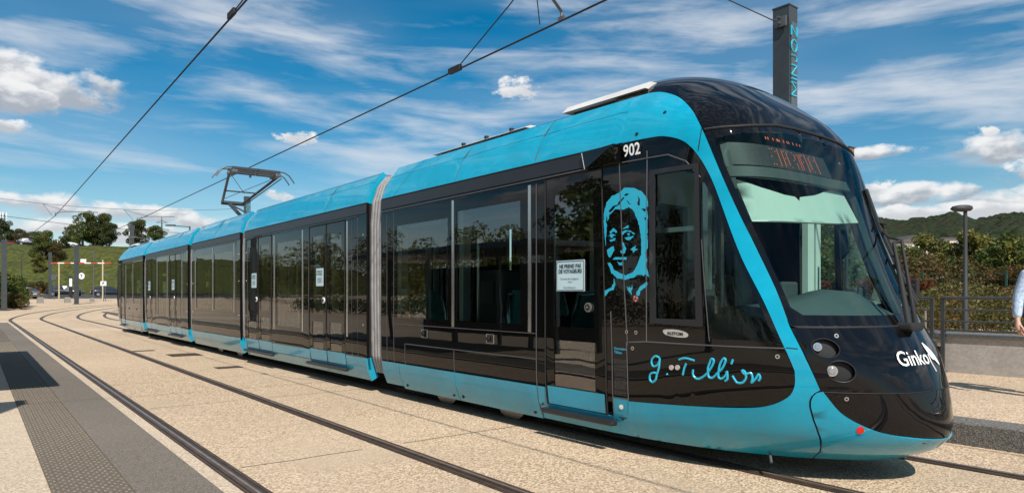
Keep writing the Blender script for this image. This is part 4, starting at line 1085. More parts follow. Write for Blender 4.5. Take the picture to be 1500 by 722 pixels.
# left platform paving
def flat(name,x0,x1,y0,y1,z_,m,extra=None):
    mb=MB(); mb.quad((x0,y0,z_),(x1,y0,z_),(x1,y1,z_),(x0,y1,z_))
    return tag(mb.build(name,m),kind='structure')
mb=MB(); rnd=random.Random(5); Y_=-6.
while Y_<44:
    L=rnd.choice((1.3,1.5,1.7)); a,b,c,d=Y_+.003,Y_+L-.003,.012,.012
    mb.box((.934,a,-.02),(1.44,b,.012),0,bev=.003); Y_+=L
tag(mb.build('platform_edge_paving','stone_band'),kind='structure')
mb=MB(); Y_=-6.
while Y_<44: mb.box((.452,Y_+.002,-.02),(.928,Y_+.598,.010),0,bev=.002); Y_+=.6
r0=.012
ring=[(math.cos(t*math.pi/3),math.sin(t*math.pi/3)) for t in range(6)]
Y_=1.0
while Y_<26:
    for i in range(8):
        cx=.452+.476*(i+(.28 if int(round(Y_/.06))%2 else .72))/8; cy=Y_
        vs=[(cx+a*r0,cy+b*r0,.0095) for a,b in ring]+[(cx+a*r0*.6,cy+b*r0*.6,.0148) for a,b in ring]
        mb.add(vs,[(j,(j+1)%6,6+(j+1)%6,6+j) for j in range(6)]+[tuple(range(6,12))],1)
    Y_+=.06
tag(mb.build('tactile_paving',['tactile','tactile_dot']),kind='structure')
flat('track_edge_strip',1.446,1.60,-6,44,.004,'aggregate_light')
flat('platform_paving',-9,.448,-8,44,.004,'aggregate_light')
# right platform with its stone kerb
mb=MB(); mb.box((7.92,-14,-.2),(12.30,60,.2125),0); tag(mb.build('right_platform','aggregate'),kind='structure')
mb=MB(); Y_=-13.
while Y_<58: mb.box((7.52,Y_+.004,-.1),(7.917,Y_+1.46,.2145),0,bev=.012); Y_+=1.47
tag(mb.build('platform_kerb','kerb_stone'),kind='structure')
# ------------------------------------------------------------------ wall, railings, lamp on the right
e=empty('retaining_wall',(12.3,5,.21),'long low rendered concrete wall with a metal capping behind the railings','wall')
mb=MB(); mb.box((0,-20,-.3),(.28,50,.60),0); mb.build('wall','concrete',e)
mb=MB(); mb.box((-.03,-20,.60),(.31,50,.625),0,bev=.006); mb.box((-.035,-20,.56),(-.01,50,.60),0); mb.tube([(-.03,-20,.655),(-.03,50,.655)],.018,0,8); mb.build('capping','silver',e)
mb=MB(); ws=1.45
yk=-.06
a_=1274*12.3
mb.box((-.012,.62-1.3,.28),(.0,1.12-1.3,.41),0); mb.build('bracket_shadow','matte_black',e)  # thin black plate drawn in place of the bracket's shadow on the wall
mb=MB(); mb.tube([(-.05,-.42,.50),(-.05,-.42,1.02)],.018,0,8); mb.box((-.12,-.60,.50),(.0,-.28,.53),0); mb.build('bracket','silver',e)
def railing(y0,y1,lab,dens=1.9):
    e=empty('railing',(12.235,y0,.2125),lab,'railing'); L=y1-y0
    for zz,r_ in ((1.19,.022),(1.0,.014),(.82,.014),(.68,.014)):
        mb=MB(); mb.tube([(0,0,zz),(0,L,zz)],r_,0,8); mb.build('rail','mast',e)
    n=max(1,int(round(abs(L)/2.2)))
    for i in range(n+1):
        mb=MB(); y=L*i/n; mb.box((-.012,y-.03,0),(.012,y+.03,1.19),0,bev=.004); mb.box((-.06,y-.05,0),(.06,y+.05,.012),0); mb.build('post','mast',e)
railing(4.48,17.7,'dark steel railing running off behind the tram nose')
railing(4.32,-4.5,'dark steel railing in front of the wall, the section beside the walking person')
mat('lamp_grey',(.03,.032,.034),.6,0,.1)
X,Y=px(1414,15.5)
e=empty('street_lamp',(X,Y,0),'slim grey street lamp with a flat oval head standing behind the wall','street lamp')
mb=MB(); mb.tube([(0,0,-.2),(0,0,1.5),(0,0,1.52),(0,0,3.38)],[.062,.058,.048,.040],0,12); mb.build('pole','lamp_grey',e,)
mb=MB(); 
hv=[];hn=14
for (sx,sy,z_,ox) in ((.06,.05,3.34,-.07),(.2,.10,3.355,-.08),(.255,.13,3.40,-.085),(.22,.115,3.46,-.07),(.12,.07,3.485,-.04)):
    for i in range(hn): a=2*math.pi*i/hn; hv.append(((ox+sx*math.cos(a)),sy*math.sin(a),z_))
mb.add(hv,[(r*hn+i,r*hn+(i+1)%hn,(r+1)*hn+(i+1)%hn,(r+1)*hn+i) for r in range(4) for i in range(hn)]+[tuple(range(4*hn,5*hn))],0,True)
o=mb.build('lamp_head','lamp_grey',e); o.rotation_euler=(0,0,R(-CAMYAW))
# green mesh fence behind the hedge
e=empty('mesh_fence',(26.5,6,0),'dark green wire mesh fence standing between the hedge and the bushes','fence')
mat('fence_green',(.01,.05,.03),.5)
for i in range(9):
    mb=MB(); mb.box((-.03,-6+2.5*i-.03,0),(.03,-6+2.5*i+.03,2.25),0); mb.build('post','fence_green',e)
mb=MB()
for k in range(10): mb.tube([(0,-6,.2+k*.22),(0,14,.2+k*.22)],.006,0,4)
for k in range(100): mb.tube([(.004,-6+.2*k,.1),(.004,-6+.2*k,2.2)],.004,0,3)
mb.build('wire_mesh','fence_green',e)
# ------------------------------------------------------------------ foliage
def leafmat(name,c1,c2,c3=None,trans=.25,sc=.8):
    m=bpy.data.materials.new(name); m.use_nodes=True; t=m.node_tree; q=G(t); b=t.nodes['Principled BSDF']
    b.inputs['Roughness'].default_value=.55; b.inputs['Specular IOR Level'].default_value=.3
    ge=N(t,'ShaderNodeNewGeometry'); ob=N(t,'ShaderNodeTexCoord').outputs['Object']
    c=q.mix(ge.outputs['Random Per Island'],c1,c2)
    if c3: c=q.mix(q.rng(q.noise(ob,sc,3,.6),.48,.62),c,c3)
    t.links.new(c,b.inputs['Base Color'])
    tr=N(t,'ShaderNodeBsdfTranslucent'); t.links.new(c,tr.inputs[0]); mx=N(t,'ShaderNodeMixShader'); mx.inputs[0].default_value=trans
    out=[n for n in t.nodes if n.type=='OUTPUT_MATERIAL'][0]
    t.links.new(b.outputs[0],mx.inputs[1]); t.links.new(tr.outputs[0],mx.inputs[2]); t.links.new(mx.outputs[0],out.inputs[0]); M[name]=m
leafmat('leaf_green',(.10,.135,.022),(.030,.055,.012),(.15,.145,.028))
leafmat('leaf_dark',(.065,.085,.018),(.022,.038,.010),(.10,.095,.022))
leafmat('leaf_autumn',(.10,.085,.02),(.05,.055,.015),(.15,.075,.022))
leafmat('leaf_russet',(.13,.075,.022),(.06,.05,.015),(.07,.09,.02),sc=.7)
leafmat('leaf_hedge',(.14,.125,.03),(.06,.07,.018),(.16,.085,.028),sc=.9)
leafmat('leaf_red',(.22,.03,.02),(.12,.04,.02),(.08,.07,.02),sc=1.5)
leafmat('leaf_yellow',(.24,.20,.045),(.08,.10,.02),(.07,.09,.02))
mat('bark',(.10,.075,.055),.9,0,.3,10,bump=.6)
def leaves(mb,clumps,n,size,rnd,mi=0,flat=.6):
    vs=[];fs=[]
    tot=sum(c[3]*c[4]*c[5] for c in clumps)
    for (cx,cy,cz,rx,ry,rz) in clumps:
        k=int(n*rx*ry*rz/tot)+1
        for _ in range(k):
            while True:
                a,b,c=rnd.uniform(-1,1),rnd.uniform(-1,1),rnd.uniform(-1,1); r=a*a+b*b+c*c
                if r<1 and r>rnd.random()*.75: break
            p=Vector((cx+a*rx,cy+b*ry,cz+c*rz)); s=size*rnd.uniform(.6,1.4)
            u=Vector((rnd.gauss(0,1),rnd.gauss(0,1),rnd.gauss(0,flat))).normalized(); w_=Vector((rnd.gauss(0,1),rnd.gauss(0,1),rnd.gauss(0,1))); v=u.cross(w_).normalized()
            q=len(vs); vs+=[p-u*s,p+v*s*.55,p+u*s,p-v*s*.55]; fs.append((q,q+1,q+2,q+3))
    mb.add(vs,fs,mi)
def crown_clumps(rnd,h,w_,n,base=.25):
    out=[]
    for i in range(n):
        z=base+(1-base)*rnd.random()**.8; 
        prof_=math.sqrt(max(.02,1-((z-.55)/.5)**2)) if z>.2 else .6
        a=rnd.uniform(0,2*math.pi); rr=w_*.5*prof_*rnd.uniform(.35,1.0); r_=w_*rnd.uniform(.11,.21)
        out.append((rr*math.cos(a),rr*math.sin(a),z*h,r_,r_,r_*rnd.uniform(.6,.9)))
    out.append((0,0,h*.6,w_*.25,w_*.25,h*.2))
    return out
def tree_proto(name,h,w_,nl,ls,leaf,seed,base=.28,nclump=34,trunk=.035):
    rnd=random.Random(seed); e=bpy.data.objects.new(name,None); SC.collection.objects.link(e)
    cl=crown_clumps(rnd,h,w_,nclump,base)
    mb=MB(); leaves(mb,cl,nl,ls,rnd); mb.build('crown',leaf,e)
    mb=MB(); tr=h*trunk
    mb.tube([(0,0,-.4),(rnd.uniform(-.1,.1),0,h*.25),(rnd.uniform(-.2,.2),rnd.uniform(-.2,.2),h*.55),(0,0,h*.85)],[tr,tr*.75,tr*.5,tr*.15],0,8)
    for c in rnd.sample(cl,min(9,len(cl))):
        z0=h*rnd.uniform(.2,.5); mb.tube([(0,0,z0),(c[0]*.5,c[1]*.5,(z0+c[2])/2+.1*h*.3),(c[0],c[1],c[2])],[tr*.4,tr*.25,tr*.08],0,5)
    mb.build('trunk','bark',e)
    return e
used=set()
def plant(proto,X,Y,z,s,rz,lab,cat,group=None,sz=None):
    if proto.name in used: o=copy_tree(proto)
    else: o=proto; used.add(proto.name)
    o.location=(X,Y,z); o.rotation_euler=(0,0,rz); o.scale=(s,s,sz if sz else s)
    for k_ in ('group','kind'):
        if k_ in o: del o[k_]
    tag(o,lab,cat,group); return o
T1=tree_proto('leafy_tree',6.,4.6,15000,.105,'leaf_green',11,.1,46)
T2=tree_proto('autumn_tree',6.,5.,15000,.10,'leaf_autumn',12,.08,46)
T3=tree_proto('dark_tree',7.,5.2,12000,.13,'leaf_dark',13,.15,40)
T4=tree_proto('russet_bush',3.6,5.2,13000,.085,'leaf_russet',14,.05,40,.02)
T5=tree_proto('yellow_green_tree',6.,3.6,9000,.10,'leaf_yellow',15,.12,34)
T6=tree_proto('open_tree',7.,5.2,5200,.16,'leaf_green',16,.2,26)
# hedge behind the wall
def hedge(name,x0,x1,y0,y1,h,n,size,leaf,lab,cat,red=0,seed=1,grp=None):
    rnd=random.Random(seed); mb=MB(); cl=[]
    L=y1-y0; k=int(L/.55)
    for i in range(k):
        for j in range(3):
            cl.append((x0+(x1-x0)*(j+.5)/3+rnd.uniform(-.2,.2),y0+L*(i+.5)/k,h*.55+rnd.uniform(-.08,.10),(x1-x0)*.24,.55,h*.5))
    leaves(mb,cl,n,size,rnd)
    if red:
        leaves(mb,[(x0+.3,yy,h*.98+rnd.uniform(-.1,.12),.3,rnd.uniform(.4,.9),.16) for yy in [y0+rnd.random()*L for _ in range(int(L/3.2))]],red,size,rnd,1)
    o=mb.build(name,[leaf,'leaf_red'],None,lab,cat,grp); return o
hedge('hedge',20.6,23.6,-8,20,1.72,60000,.045,'leaf_hedge','long clipped hedge of small brown and green leaves with red tips behind the wall','hedge',5200,21)
hedge('hedge',20.8,23.6,20.2,62,1.75,26000,.085,'leaf_hedge','far stretch of hedge seen only past and through the tram','hedge',1500,22)
rb=random.Random(8)
bl=[(1340,29,T4,.72,'russet brown bush nearest the wipers, left of the street lamp'),(1372,30,T4,.80,'russet brown bush just left of the street lamp pole'),(1405,31,T4,.74,'russet brown bush directly behind the street lamp'),(1447,30,T4,.66,'russet brown bush between the lamp and the walking person'),(1322,29,T4,.72,'russet brown bush half hidden by the windscreen wipers')]
for p,D,t_,s,l in bl:
    X,Y=px(p,D); plant(t_,X,Y,0,s,rb.uniform(0,6),l,'bush')
tl=[(1322,36,T1,.64,'green tree standing beside the tram windscreen edge'),(1345,44,T3,.36,'dark tree below the white houses'),(1366,37,T5,.74,'slender pale tree left of the street lamp with thin top shoots'),(1392,44,T1,.50,'green tree partly behind the lamp pole on its left'),(1424,34,T5,.72,'tall yellow-green tree just right of the lamp pole'),(1446,37,T5,.72,'yellow-green tree right of the lamp'),(1462,33,T1,.60,'green tree left of the large tree at the right edge'),(1497,31,T6,.56,'large pale green tree at the right edge behind the walking person'),(1540,33,T6,.62,'open-crowned tree beyond the right edge of the photo'),(1480,29,T2,.42,'autumn tinted tree in front of the large tree at the right edge'),(1488,36,T1,.62,'dense green tree backing the large pale one at the right edge'),(1408,37,T1,.60,'green tree just behind the lamp pole')]
for p,D,t_,s,l in tl:
    X,Y=px(p,D); plant(t_,X,Y,gz(X,Y),s,rb.uniform(0,6),l,'tree')
# woods that are only seen through the tram or mirrored in its side
def woodland(name,spots,n,size,leaf,seed,lab):
    rnd=random.Random(seed); cl=[]
    for (X,Y,h,w_) in spots:
        z0=gz(X,Y)
        for c in crown_clumps(rnd,h,w_,16,.1): cl.append((X+c[0],Y+c[1],z0+c[2],c[3]*1.15,c[4]*1.15,c[5]*1.15))
    mb=MB(); leaves(mb,cl,n,size,rnd); return mb.build(name,leaf,None,lab,'woodland',kind='stuff')
woodland('woodland',[(30+rb.uniform(0,9),16+i*4.4,rb.uniform(3.8,5.2),4.2) for i in range(15)],26000,.13,'leaf_green',31,'green wood behind the tram and the far hedge, seen through the windows')
woodland('woodland',[(-27-rb.uniform(0,10),-10+i*4.2,rb.uniform(6.,9.5),rb.uniform(4.5,7)) for i in range(34)],52000,.17,'leaf_yellow',32,'green tree belt left of the platform, mirrored in the side of the tram')
hedge('hedge',-14.5,-13,-8,60,1.2,12000,.10,'leaf_dark','low hedge left of the platform, mirrored in the side of the tram','hedge',0,23)
X,Y=-8.2,17.8; plant(T6,X,Y,0,.80,1.,'slender young tree left of the platform, mirrored in the tram door','tree')
X,Y=-10.5,26.; plant(T1,X,Y,0,.62,2.,'round young tree left of the platform, mirrored in the tram windows','tree')
# ------------------------------------------------------------------ trees, shrubs and plants on and below the bank
def on_bank(p,D,py=None):
    x=(p-750)/1000*D; X,Y=px(p,D); return X,Y,(bankz(x,D) if D>=112 else gz(X,Y))
for (p,D,t_,s,l,c) in [(64,134,T1,.98,'round green tree in front of the bank crest, left of the white parked car','tree'),(57,128,T5,.62,'thin tree hanging low on the bank beside the round green tree','tree'),(84,134,T2,.60,'orange tinted shrub on the slope of the bank','shrub'),(95,142,T3,.42,'dark rounded bush below the white parked car on the bank','bush'),
   (121,156,T6,1.15,'left tree of the pair on the bank crest, pointed and open','tree'),(107,158,T6,.8,'small bare-looking tree on the crest beside the white car','tree'),(146,156,T3,1.12,'broad dark tree of the pair on the bank crest','tree'),(160,146,T3,.75,'dark tree at the right end of the crest beside the tram','tree'),(136,164,T1,.9,'green tree between the crest pair','tree'),
   (30,162,T2,.72,'brown tree behind the parked cars on the crest','tree'),(18,165,T2,.7,'brownish tree behind the red car on the crest','tree'),(2,150,T3,.78,'dark tree at the left edge of the crest','tree'),(46,166,T2,.7,'brown tree above the dark parked car on the crest','tree'),(200,150,T3,.9,'dark tree hidden behind the tail of the tram','tree'),(228,156,T1,.9,'tree behind the far tram roof','tree')]:
    X,Y,z=on_bank(p,D); plant(t_,X,Y,z-.3,s,rb.uniform(0,6),l,c)
T7=tree_proto('shrub',2.2,3.4,7000,.085,'leaf_green',17,.03,26,.02)
T8=tree_proto('dry_shrub',1.6,3.0,5000,.08,'leaf_autumn',18,.02,22,.02)
for (p,D,t_,s,l) in [(3,60,T7,1.15,'tall green shrub behind the nearest grey mast at the left edge'),(17,58,T7,.75,'green shrub right of the nearest grey mast'),(20,55,T8,.75,'low dry shrub at the foot of the nearest grey mast'),(8,68,T7,.9,'shrub beside the grey parked car'),(56,108,T8,1.2,'low dry shrub left of the dark estate car'),(48,110,T8,1.0,'low shrub under the round green tree'),(-12,56,T7,1.2,'shrub just beyond the left edge of the photo')]:
    X,Y,z=on_bank(p,D); plant(t_,X,Y,z,s,rb.uniform(0,6),l,'shrub')
# ------------------------------------------------------------------ masts, signs, barrier
def mast(X,Y,h,w_,lab,word=False,wx=.30,arm=False,zbase=None,d_=.40):
    z0=gz(X,Y) if zbase is None else zbase
    e=empty('mast',(X,Y,z0),lab,'mast')
    mb=MB()
    mb.box((-wx/2,-d_/2,0),(wx/2,-d_/2+.03,h),0); mb.box((-wx/2,d_/2-.03,0),(wx/2,d_/2,h),0); mb.box((-wx/2,-d_/2+.03,0),(-wx/2+.03,d_/2-.03,h),0); mb.box((wx/2-.05,-d_/2+.03,0),(wx/2-.02,d_/2-.03,h),0)
    mb.box((-wx/2-.01,-d_/2-.01,h),(wx/2+.01,d_/2+.01,h+.02),0)
    mb.box((-.3,-.3,-.1),(.3,.3,.03),0); mb.build('post','mast',e)
    if word:
        mb=MB(); mb.box((-wx/2+.05,-d_/2-.012,.2),(wx/2-.02,-d_/2-.002,h-.25),0); mb.build('sign_panel','mast_face',e)
        mb=MB()
        G_={'M':(.20,[[(0,0),(0,1),(.5,.15),(1,1),(1,0)]]),'I':(.0,[[(0,0),(0,1)]]),'N':(.155,[[(0,0),(0,1),(1,0),(1,1)]]),'J':(.09,[[(1,1),(1,.25),(.8,.05),(.4,0),(0,.12)]]),'O':(.19,[[(.5+.5*math.cos(k_*math.pi/9),.5+.5*math.sin(k_*math.pi/9)) for k_ in range(19)]]),'Z':(.155,[[(0,1),(1,1),(0,0),(1,0)]])}
        u_=h-1.42
        for ch in "MINJOZ":
            w2_,st_=G_[ch]
            for l_ in st_:
                q_=[(wx/2-.05-b_*(wx-.09),-d_/2-.016,u_+a_*w2_) for a_,b_ in l_]
                for a_,b_ in zip(q_,q_[1:]): mb.tube([a_,b_],.014,0,5)
            u_+=w2_+.062
        mb.build('sign_lettering','cyan_print',e)
        mb=MB(); mb.box((-wx/2-.012,-.02,1.0+h-2.9),(-wx/2-.002,.10,1.2+h-2.9),0); mb.build('inspection_plate','matte_black',e)
    return e
mat('mast_face',(.11,.125,.13),.4,.3,.1)
X,Y=px(1150,11.); A=mast(X,Y,5.83,.3,'dark rectangular mast with the word MINJOZ in turquoise, rising behind the tram cab',True,.25,zbase=.2125,d_=.28)
M1=(X,Y)
mb=MB(); 
for dz_ in (0,.09): mb.tube([(-.16,-.02,5.60+dz_-.05),(-.26,-.02,5.60+dz_-.05)],.02,0,6)
mb.box((-.19,-.12,5.50),(-.15,.08,5.66),0); mb.build('wire_bracket','galv',A)
X,Y=px(362,34.); mast(X,Y,6.1,.3,'dark mast with turquoise lettering standing behind the pantograph',True,.25,d_=.28,zbase=.2125); M2=(X,Y)
X,Y=px(193,57.); B_=mast(X,Y,6.6,.34,'dark mast with a box on top behind the tail of the tram',False); 
mb=MB(); mb.box((-.2,-.2,6.62),(.2,.2,6.95),0); mb.cyl((0,0,6.95),.05,.35,mi=0); mb.box((-.22,-.22,6.1),(-.2,0,6.4),1); mb.build('equipment_box',['mast','white_text'],B_)
X,Y=px(6,53.3); C1=mast(X,Y,5.5,.4,'nearest of the three plain grey masts at the left edge of the photo',False,.36,d_=.32)
X,Y=px(112,67.5); C2=mast(X,Y,5.75,.4,'plain grey mast in front of the dark estate car',False,.38,d_=.34); M3=(X,Y)
X,Y=px(73.5,87); C3=mast(X,Y,5.9,.4,'farthest plain grey mast, left of the dark estate car',False,.36,d_=.3)
for m_ in (A,B_,C1,C2,C3): pass
def pole_lamp(p,D,h,r,lab,arm=1.2,side=-1,m='galv',head=True,cat='street lamp',z=None):
    X,Y=px(p,D); z=gz(X,Y) if z is None else z; e=empty('street_lamp',(X,Y,z),lab,cat)
    mb=MB(); mb.tube([(0,0,0),(0,0,h)],[r,r*.6],0,8); mb.build('pole',m,e)
    dx,dy=CT*side,-ST*side
    mb=MB(); mb.tube([(0,0,h-.03),(dx*arm,dy*arm,h+.05)],r*.4,0,6) if arm>.4 else None
    mb.build('arm',m,e) if arm>.4 else None
    mb=MB(); a=arm; c=Vector((dx*a,dy*a,h+.06)); u=Vector((dx,dy,0)); v=Vector((-dy,dx,0))
    vs=[c+u*p_*.32+v*q_*.13+Vector((0,0,r_)) for r_ in (-.04,.05) for p_,q_ in ((-1,-.6),(0,-1),(1,-.5),(1,.5),(0,1),(-1,.6))]
    mb.add(vs,[(5,4,3,2,1,0),(6,7,8,9,10,11)]+[(i,(i+1)%6,6+(i+1)%6,6+i) for i in range(6)],0); mb.build('lamp_head',m,e)
pole_lamp(137,77,5.5,.085,'thin pale lamp post between the grey masts and the tram tail',.15)
pole_lamp(31.5,100,6.1,.09,'thin dark lamp post on the slope between the two left masts',.5,1,'mast')
pole_lamp(278,46,6.0,.08,'lamp with a long horizontal arm over the tram roof',1.3,-1,'mast')
pole_lamp(212,52,5.6,.07,'small lamp with a short arm next to the dark mast with a box',.9,-1,'galv')
mat('cream_post',(.50,.42,.24),.5)
mat('red_paint',(.60,.05,.03),.45)
# height gauge
X,Y=px(150.5,77); z=gz(X,Y); e=empty('height_barrier',(X,Y,z),'red and white striped height barrier on cream posts across the far road','height barrier')
D0=77; L=88*.077; u=Vector((-CT,ST,0)); 
mb=MB(); mb.tube([(0,0,0),(0,0,4.65)],.075,0,8); mb.build('post','cream_post',e)
mb=MB(); c=u*(76-12)*.077; mb.tube([c+Vector((0,0,.3)),c+Vector((0,0,4.4))],.075,0,8); mb.build('post','cream_post',e)
mb=MB(); n=9; st=-u*.95
for i in range(n):
    a=st+u*(L*i/n); b=st+u*(L*(i+1)/n); mb.tube([a+Vector((0,0,4.28)),b+Vector((0,0,4.28))],.062,i%2,8)
mb.build('striped_bar',['red_paint','white_text'],e)
mb=MB(); c=u*(2.2); w_=.32; mb.add([c-u*w_+Vector((0,-.1,4.38)),c+u*w_+Vector((0,-.1,4.38)),c+u*w_+Vector((0,-.1,4.74)),c-u*w_+Vector((0,-.1,4.74)),c-u*w_+Vector((0,-.06,4.38)),c+u*w_+Vector((0,-.06,4.38)),c+u*w_+Vector((0,-.06,4.74)),c-u*w_+Vector((0,-.06,4.74))],[(0,1,2,3),(7,6,5,4),(0,4,5,1),(1,5,6,2),(2,6,7,3),(3,7,4,0)],0); mb.build('sign','white_text',e)
def disc_sign(p,D,h,r,lab,letter=None,square=False,post='galv',face='white_text'):
    X,Y=px(p,D); z=gz(X,Y); e=empty('road_sign',(X,Y,z),lab,'road sign'); e.rotation_euler=(0,0,R(-CAMYAW))
    mb=MB(); mb.tube([(0,0.04,0),(0,0.04,h+r*.6)],.04,0,8); mb.build('post',post,e)
    mb=MB()
    if square: mb.box((-r,-.02,h-r*.75),(r,.01,h+r*.75),0,bev=.02)
    else: mb.cyl((0,.01,h),r,-.03,'Y',0,24); 
    if square: mb.build('sign_face',face,e)
    else: mb.build('sign_face',[face],e)
    if letter:
        mb=MB(); text_plane(mb,letter,(-.0,-.026,h-r*.45),(1,0,0),(0,0,1),r*1.3,.02,0,'CENTER'); mb.build('sign_lettering','matte_black',e)
    return e
disc_sign(79,84,2.75,.36,'grey back of a round road sign beside the far grey mast',None,face='galv')
disc_sign(119.5,88,2.9,.40,'round white road sign with a T right of the grey mast','T')
disc_sign(151.5,76,2.0,.33,'white square notice on the cream barrier post','P',True)
disc_sign(154,80,3.0,.20,'small blue-grey plate above the white square notice',None,True,face='galv')
X,Y=px(103.5,92); e=empty('ticket_post',(X,Y,gz(X,Y)),'dark slim machine with a white band left of the round T sign','parking meter')
mb=MB(); mb.box((-.2,-.15,0),(.2,.15,1.5),0,bev=.03); mb.build('cabinet','matte_black',e)
mb=MB(); mb.box((-.16,-.16,1.5),(.16,.16,2.6),0,bev=.03); mb.box((-.2,-.2,2.62),(.2,.2,2.85),1,bev=.03); mb.build('head',['white_text','matte_black'],e)
for p,D,s,l in ((59,70.6,1.,'concrete block bollard at the left, nearest the grey parked car'),(99,72,.95,'middle concrete block between the grey masts'),(135,75,.7,'small concrete block at the foot of the thin pale lamp post')):
    X,Y=px(p,D); mb=MB(); z=gz(X,Y)
    pr=[(-.31,-.31),(.31,-.31),(.31,.31),(-.31,.31)]
    vs=[(a*s,b*s,0) for a,b in pr]+[(a*s*.88,b*s*.88,.52*s) for a,b in pr]+[(a*s*.75,b*s*.75,.60*s) for a,b in pr]
    mb.add(vs,[(i,(i+1)%4,4+(i+1)%4,4+i) for i in range(4)]+[(4+i,4+(i+1)%4,8+(i+1)%4,8+i) for i in range(4)]+[(8,9,10,11)],0)
    mb.build('concrete_block','kerb_top',None,l,'bollard',loc=(X,Y,z))
# telecom tower and pylon
X,Y=px(4.5,210); e=empty('telecom_mast',(X,Y,10),'white lattice telecom mast on the skyline at the left edge','telecom mast')
mb=MB(); 
for a,b in ((-.5,-.5),(.5,-.5),(.5,.5),(-.5,.5)): mb.tube([(a,b,0),(a*.7,b*.7,16.5)],.07,0,5)
for i in range(12):
    z_=i*1.35; mb.tube([(-.5,-.5,z_),(.5,-.5,z_+1.35)],.04,0,4); mb.tube([(.5,.5,z_),(-.5,.5,z_+1.35)],.04,0,4); mb.tube([(.5,-.5,z_),(.5,.5,z_+1.35)],.04,0,4)
mb.build('lattice','galv',e)
mb=MB()
for k in range(3):
    a=k*2.1+.4
    for zz in (12.8,15.0): mb.box((math.cos(a)*.9-.18,math.sin(a)*.9-.18,zz),(math.cos(a)*.9+.18,math.sin(a)*.9+.18,zz+1.8),0,bev=.05)
mb.build('antenna','white_text',e)
X,Y=px(237,620); e=empty('electricity_pylon',(X,Y,0),'distant lattice electricity pylon above the tram roof','pylon')
mb=MB()
for a,b in ((-3,-3),(3,-3),(3,3),(-3,3)): mb.tube([(a,b,0),(a*.25,b*.25,50),(0,0,72)],.28,0,4)
for i in range(9):
    z_=i*5.5; f=1-z_/66; mb.tube([(-3*f,-3*f,z_),(3*(f-.08),-3*f,z_+5.5)],.16,0,4); mb.tube([(3*f,-3*f,z_),(-3*(f-.08),-3*f,z_+5.5)],.16,0,4)
for z_,w_ in ((52,8),(60,7),(67,5)): mb.tube([(-w_*CT,w_*ST,z_),(0,0,z_+2),(w_*CT,-w_*ST,z_)],.22,0,4); mb.tube([(-w_*CT,w_*ST,z_),(w_*CT,-w_*ST,z_)],.16,0,4)
mb.build('lattice_tower','galv',e)
# small brown box on a post behind the cab's far edge
X,Y=px(1240,18.); e=empty('camera_post',(X,Y,.0),'small brown box on a post just visible past the far edge of the windscreen','equipment box')
mat('brown_box',(.26,.16,.09),.7)
mb=MB(); mb.tube([(0,0,0),(0,0,4.9)],.05,0,8); mb.build('post','mast',e)
mb=MB(); mb.box((-.14,-.14,4.85),(.14,.14,5.30),0,bev=.01); mb.box((-.16,-.16,5.30),(.16,.16,5.325),1); mb.box((.05,-.1,4.76),(.13,.0,4.85),1); mb.build('box',['brown_box','mast'],e)
# ------------------------------------------------------------------ overhead line
def wire(name,pts,r,lab,cat,m='matte_black',parts=None):
    e=empty(name,pts[0],lab,cat); o=Vector(pts[0]); mb=MB(); mb.tube([Vector(p)-o for p in pts],r,0,6); mb.build('wire',m,e); return e,o
def sag(a,b,s,n=10): 
    a,b=Vector(a),Vector(b); return [a.lerp(b,i/n)-Vector((0,0,4*s*(i/n)*(1-i/n))) for i in range(n+1)]
w1e,o1=wire('contact_wire',[(2.20,-20,4.86),(2.45,6.1,4.84),(2.74,34.6,4.80),(2.60,47,4.9),(4.8,60,5.1),(9.0,70,5.3),(17,82,5.7)],.0125,'overhead contact wire above the empty near track','overhead wire')
w2e,o2=wire('contact_wire',[(5.6,-20,4.88),(5.72,6.25,4.84),(5.86,34.9,4.84),(5.9,47,4.9),(8,59,5.1),(13,69,5.3),(20,78,5.6)],.0125,'overhead contact wire above the tram, touching its pantograph','overhead wire')
mb=MB(); mb.tube([Vector(p)-o1 for p in ((2.47,8.6,4.86),(2.60,7.2,5.15),(2.7,5.9,6.0))],.008,0,5); mb.box(Vector((2.45,8.5,4.83))-o1,Vector((2.49,8.75,4.90))-o1,0); mb.build('hanger','matte_black',w1e)
mb=MB(); mb.tube([Vector(p)-o2 for p in ((5.73,8.6,4.86),(5.66,7.2,5.35),(5.6,5.9,5.97))],.009,0,5); mb.box(Vector((5.70,8.5,4.82))-o2,Vector((5.76,8.8,4.90))-o2,0); mb.build('hanger','matte_black',w2e)
# cross spans with steady arms
def span(pts,lab,arms):
    e,o=wire('span_wire',pts,.008,lab,'overhead wire')
    for (a,b,c) in arms:   # a: clamp, b: outer end, c: top on the span
        mb=MB(); mb.tube([Vector(a)-o,Vector(a)+Vector((.0,0,.09))-o,Vector(a).lerp(Vector(b),.25)+Vector((0,0,.12))-o,Vector(b)-o],.020,0,6); mb.box(Vector(a)-o-Vector((.02,.05,.02)),Vector(a)-o+Vector((.02,.05,.03)),0); mb.build('steady_arm','galv',e)
        mb=MB(); mb.tube([Vector(c)-o,Vector(a).lerp(Vector(b),.3)+Vector((0,0,.1))-o],.007,0,5); mb.tube([Vector(c)-o,Vector(a)+Vector((-.1,.3,.0))-o],.007,0,5); mb.build('stay','matte_black',e)
    return e
span([(-1.8,5.9,6.15)]+[tuple(p) for p in sag((-1.8,5.9,6.15),(M1[0]-.2,M1[1],5.78),.10,8)[1:]],'cross span wire fixed to the mast lettered MINJOZ above the cab',[((5.72,6.25,4.86),(5.0,6.1,5.12),(4.9,5.95,5.95))])
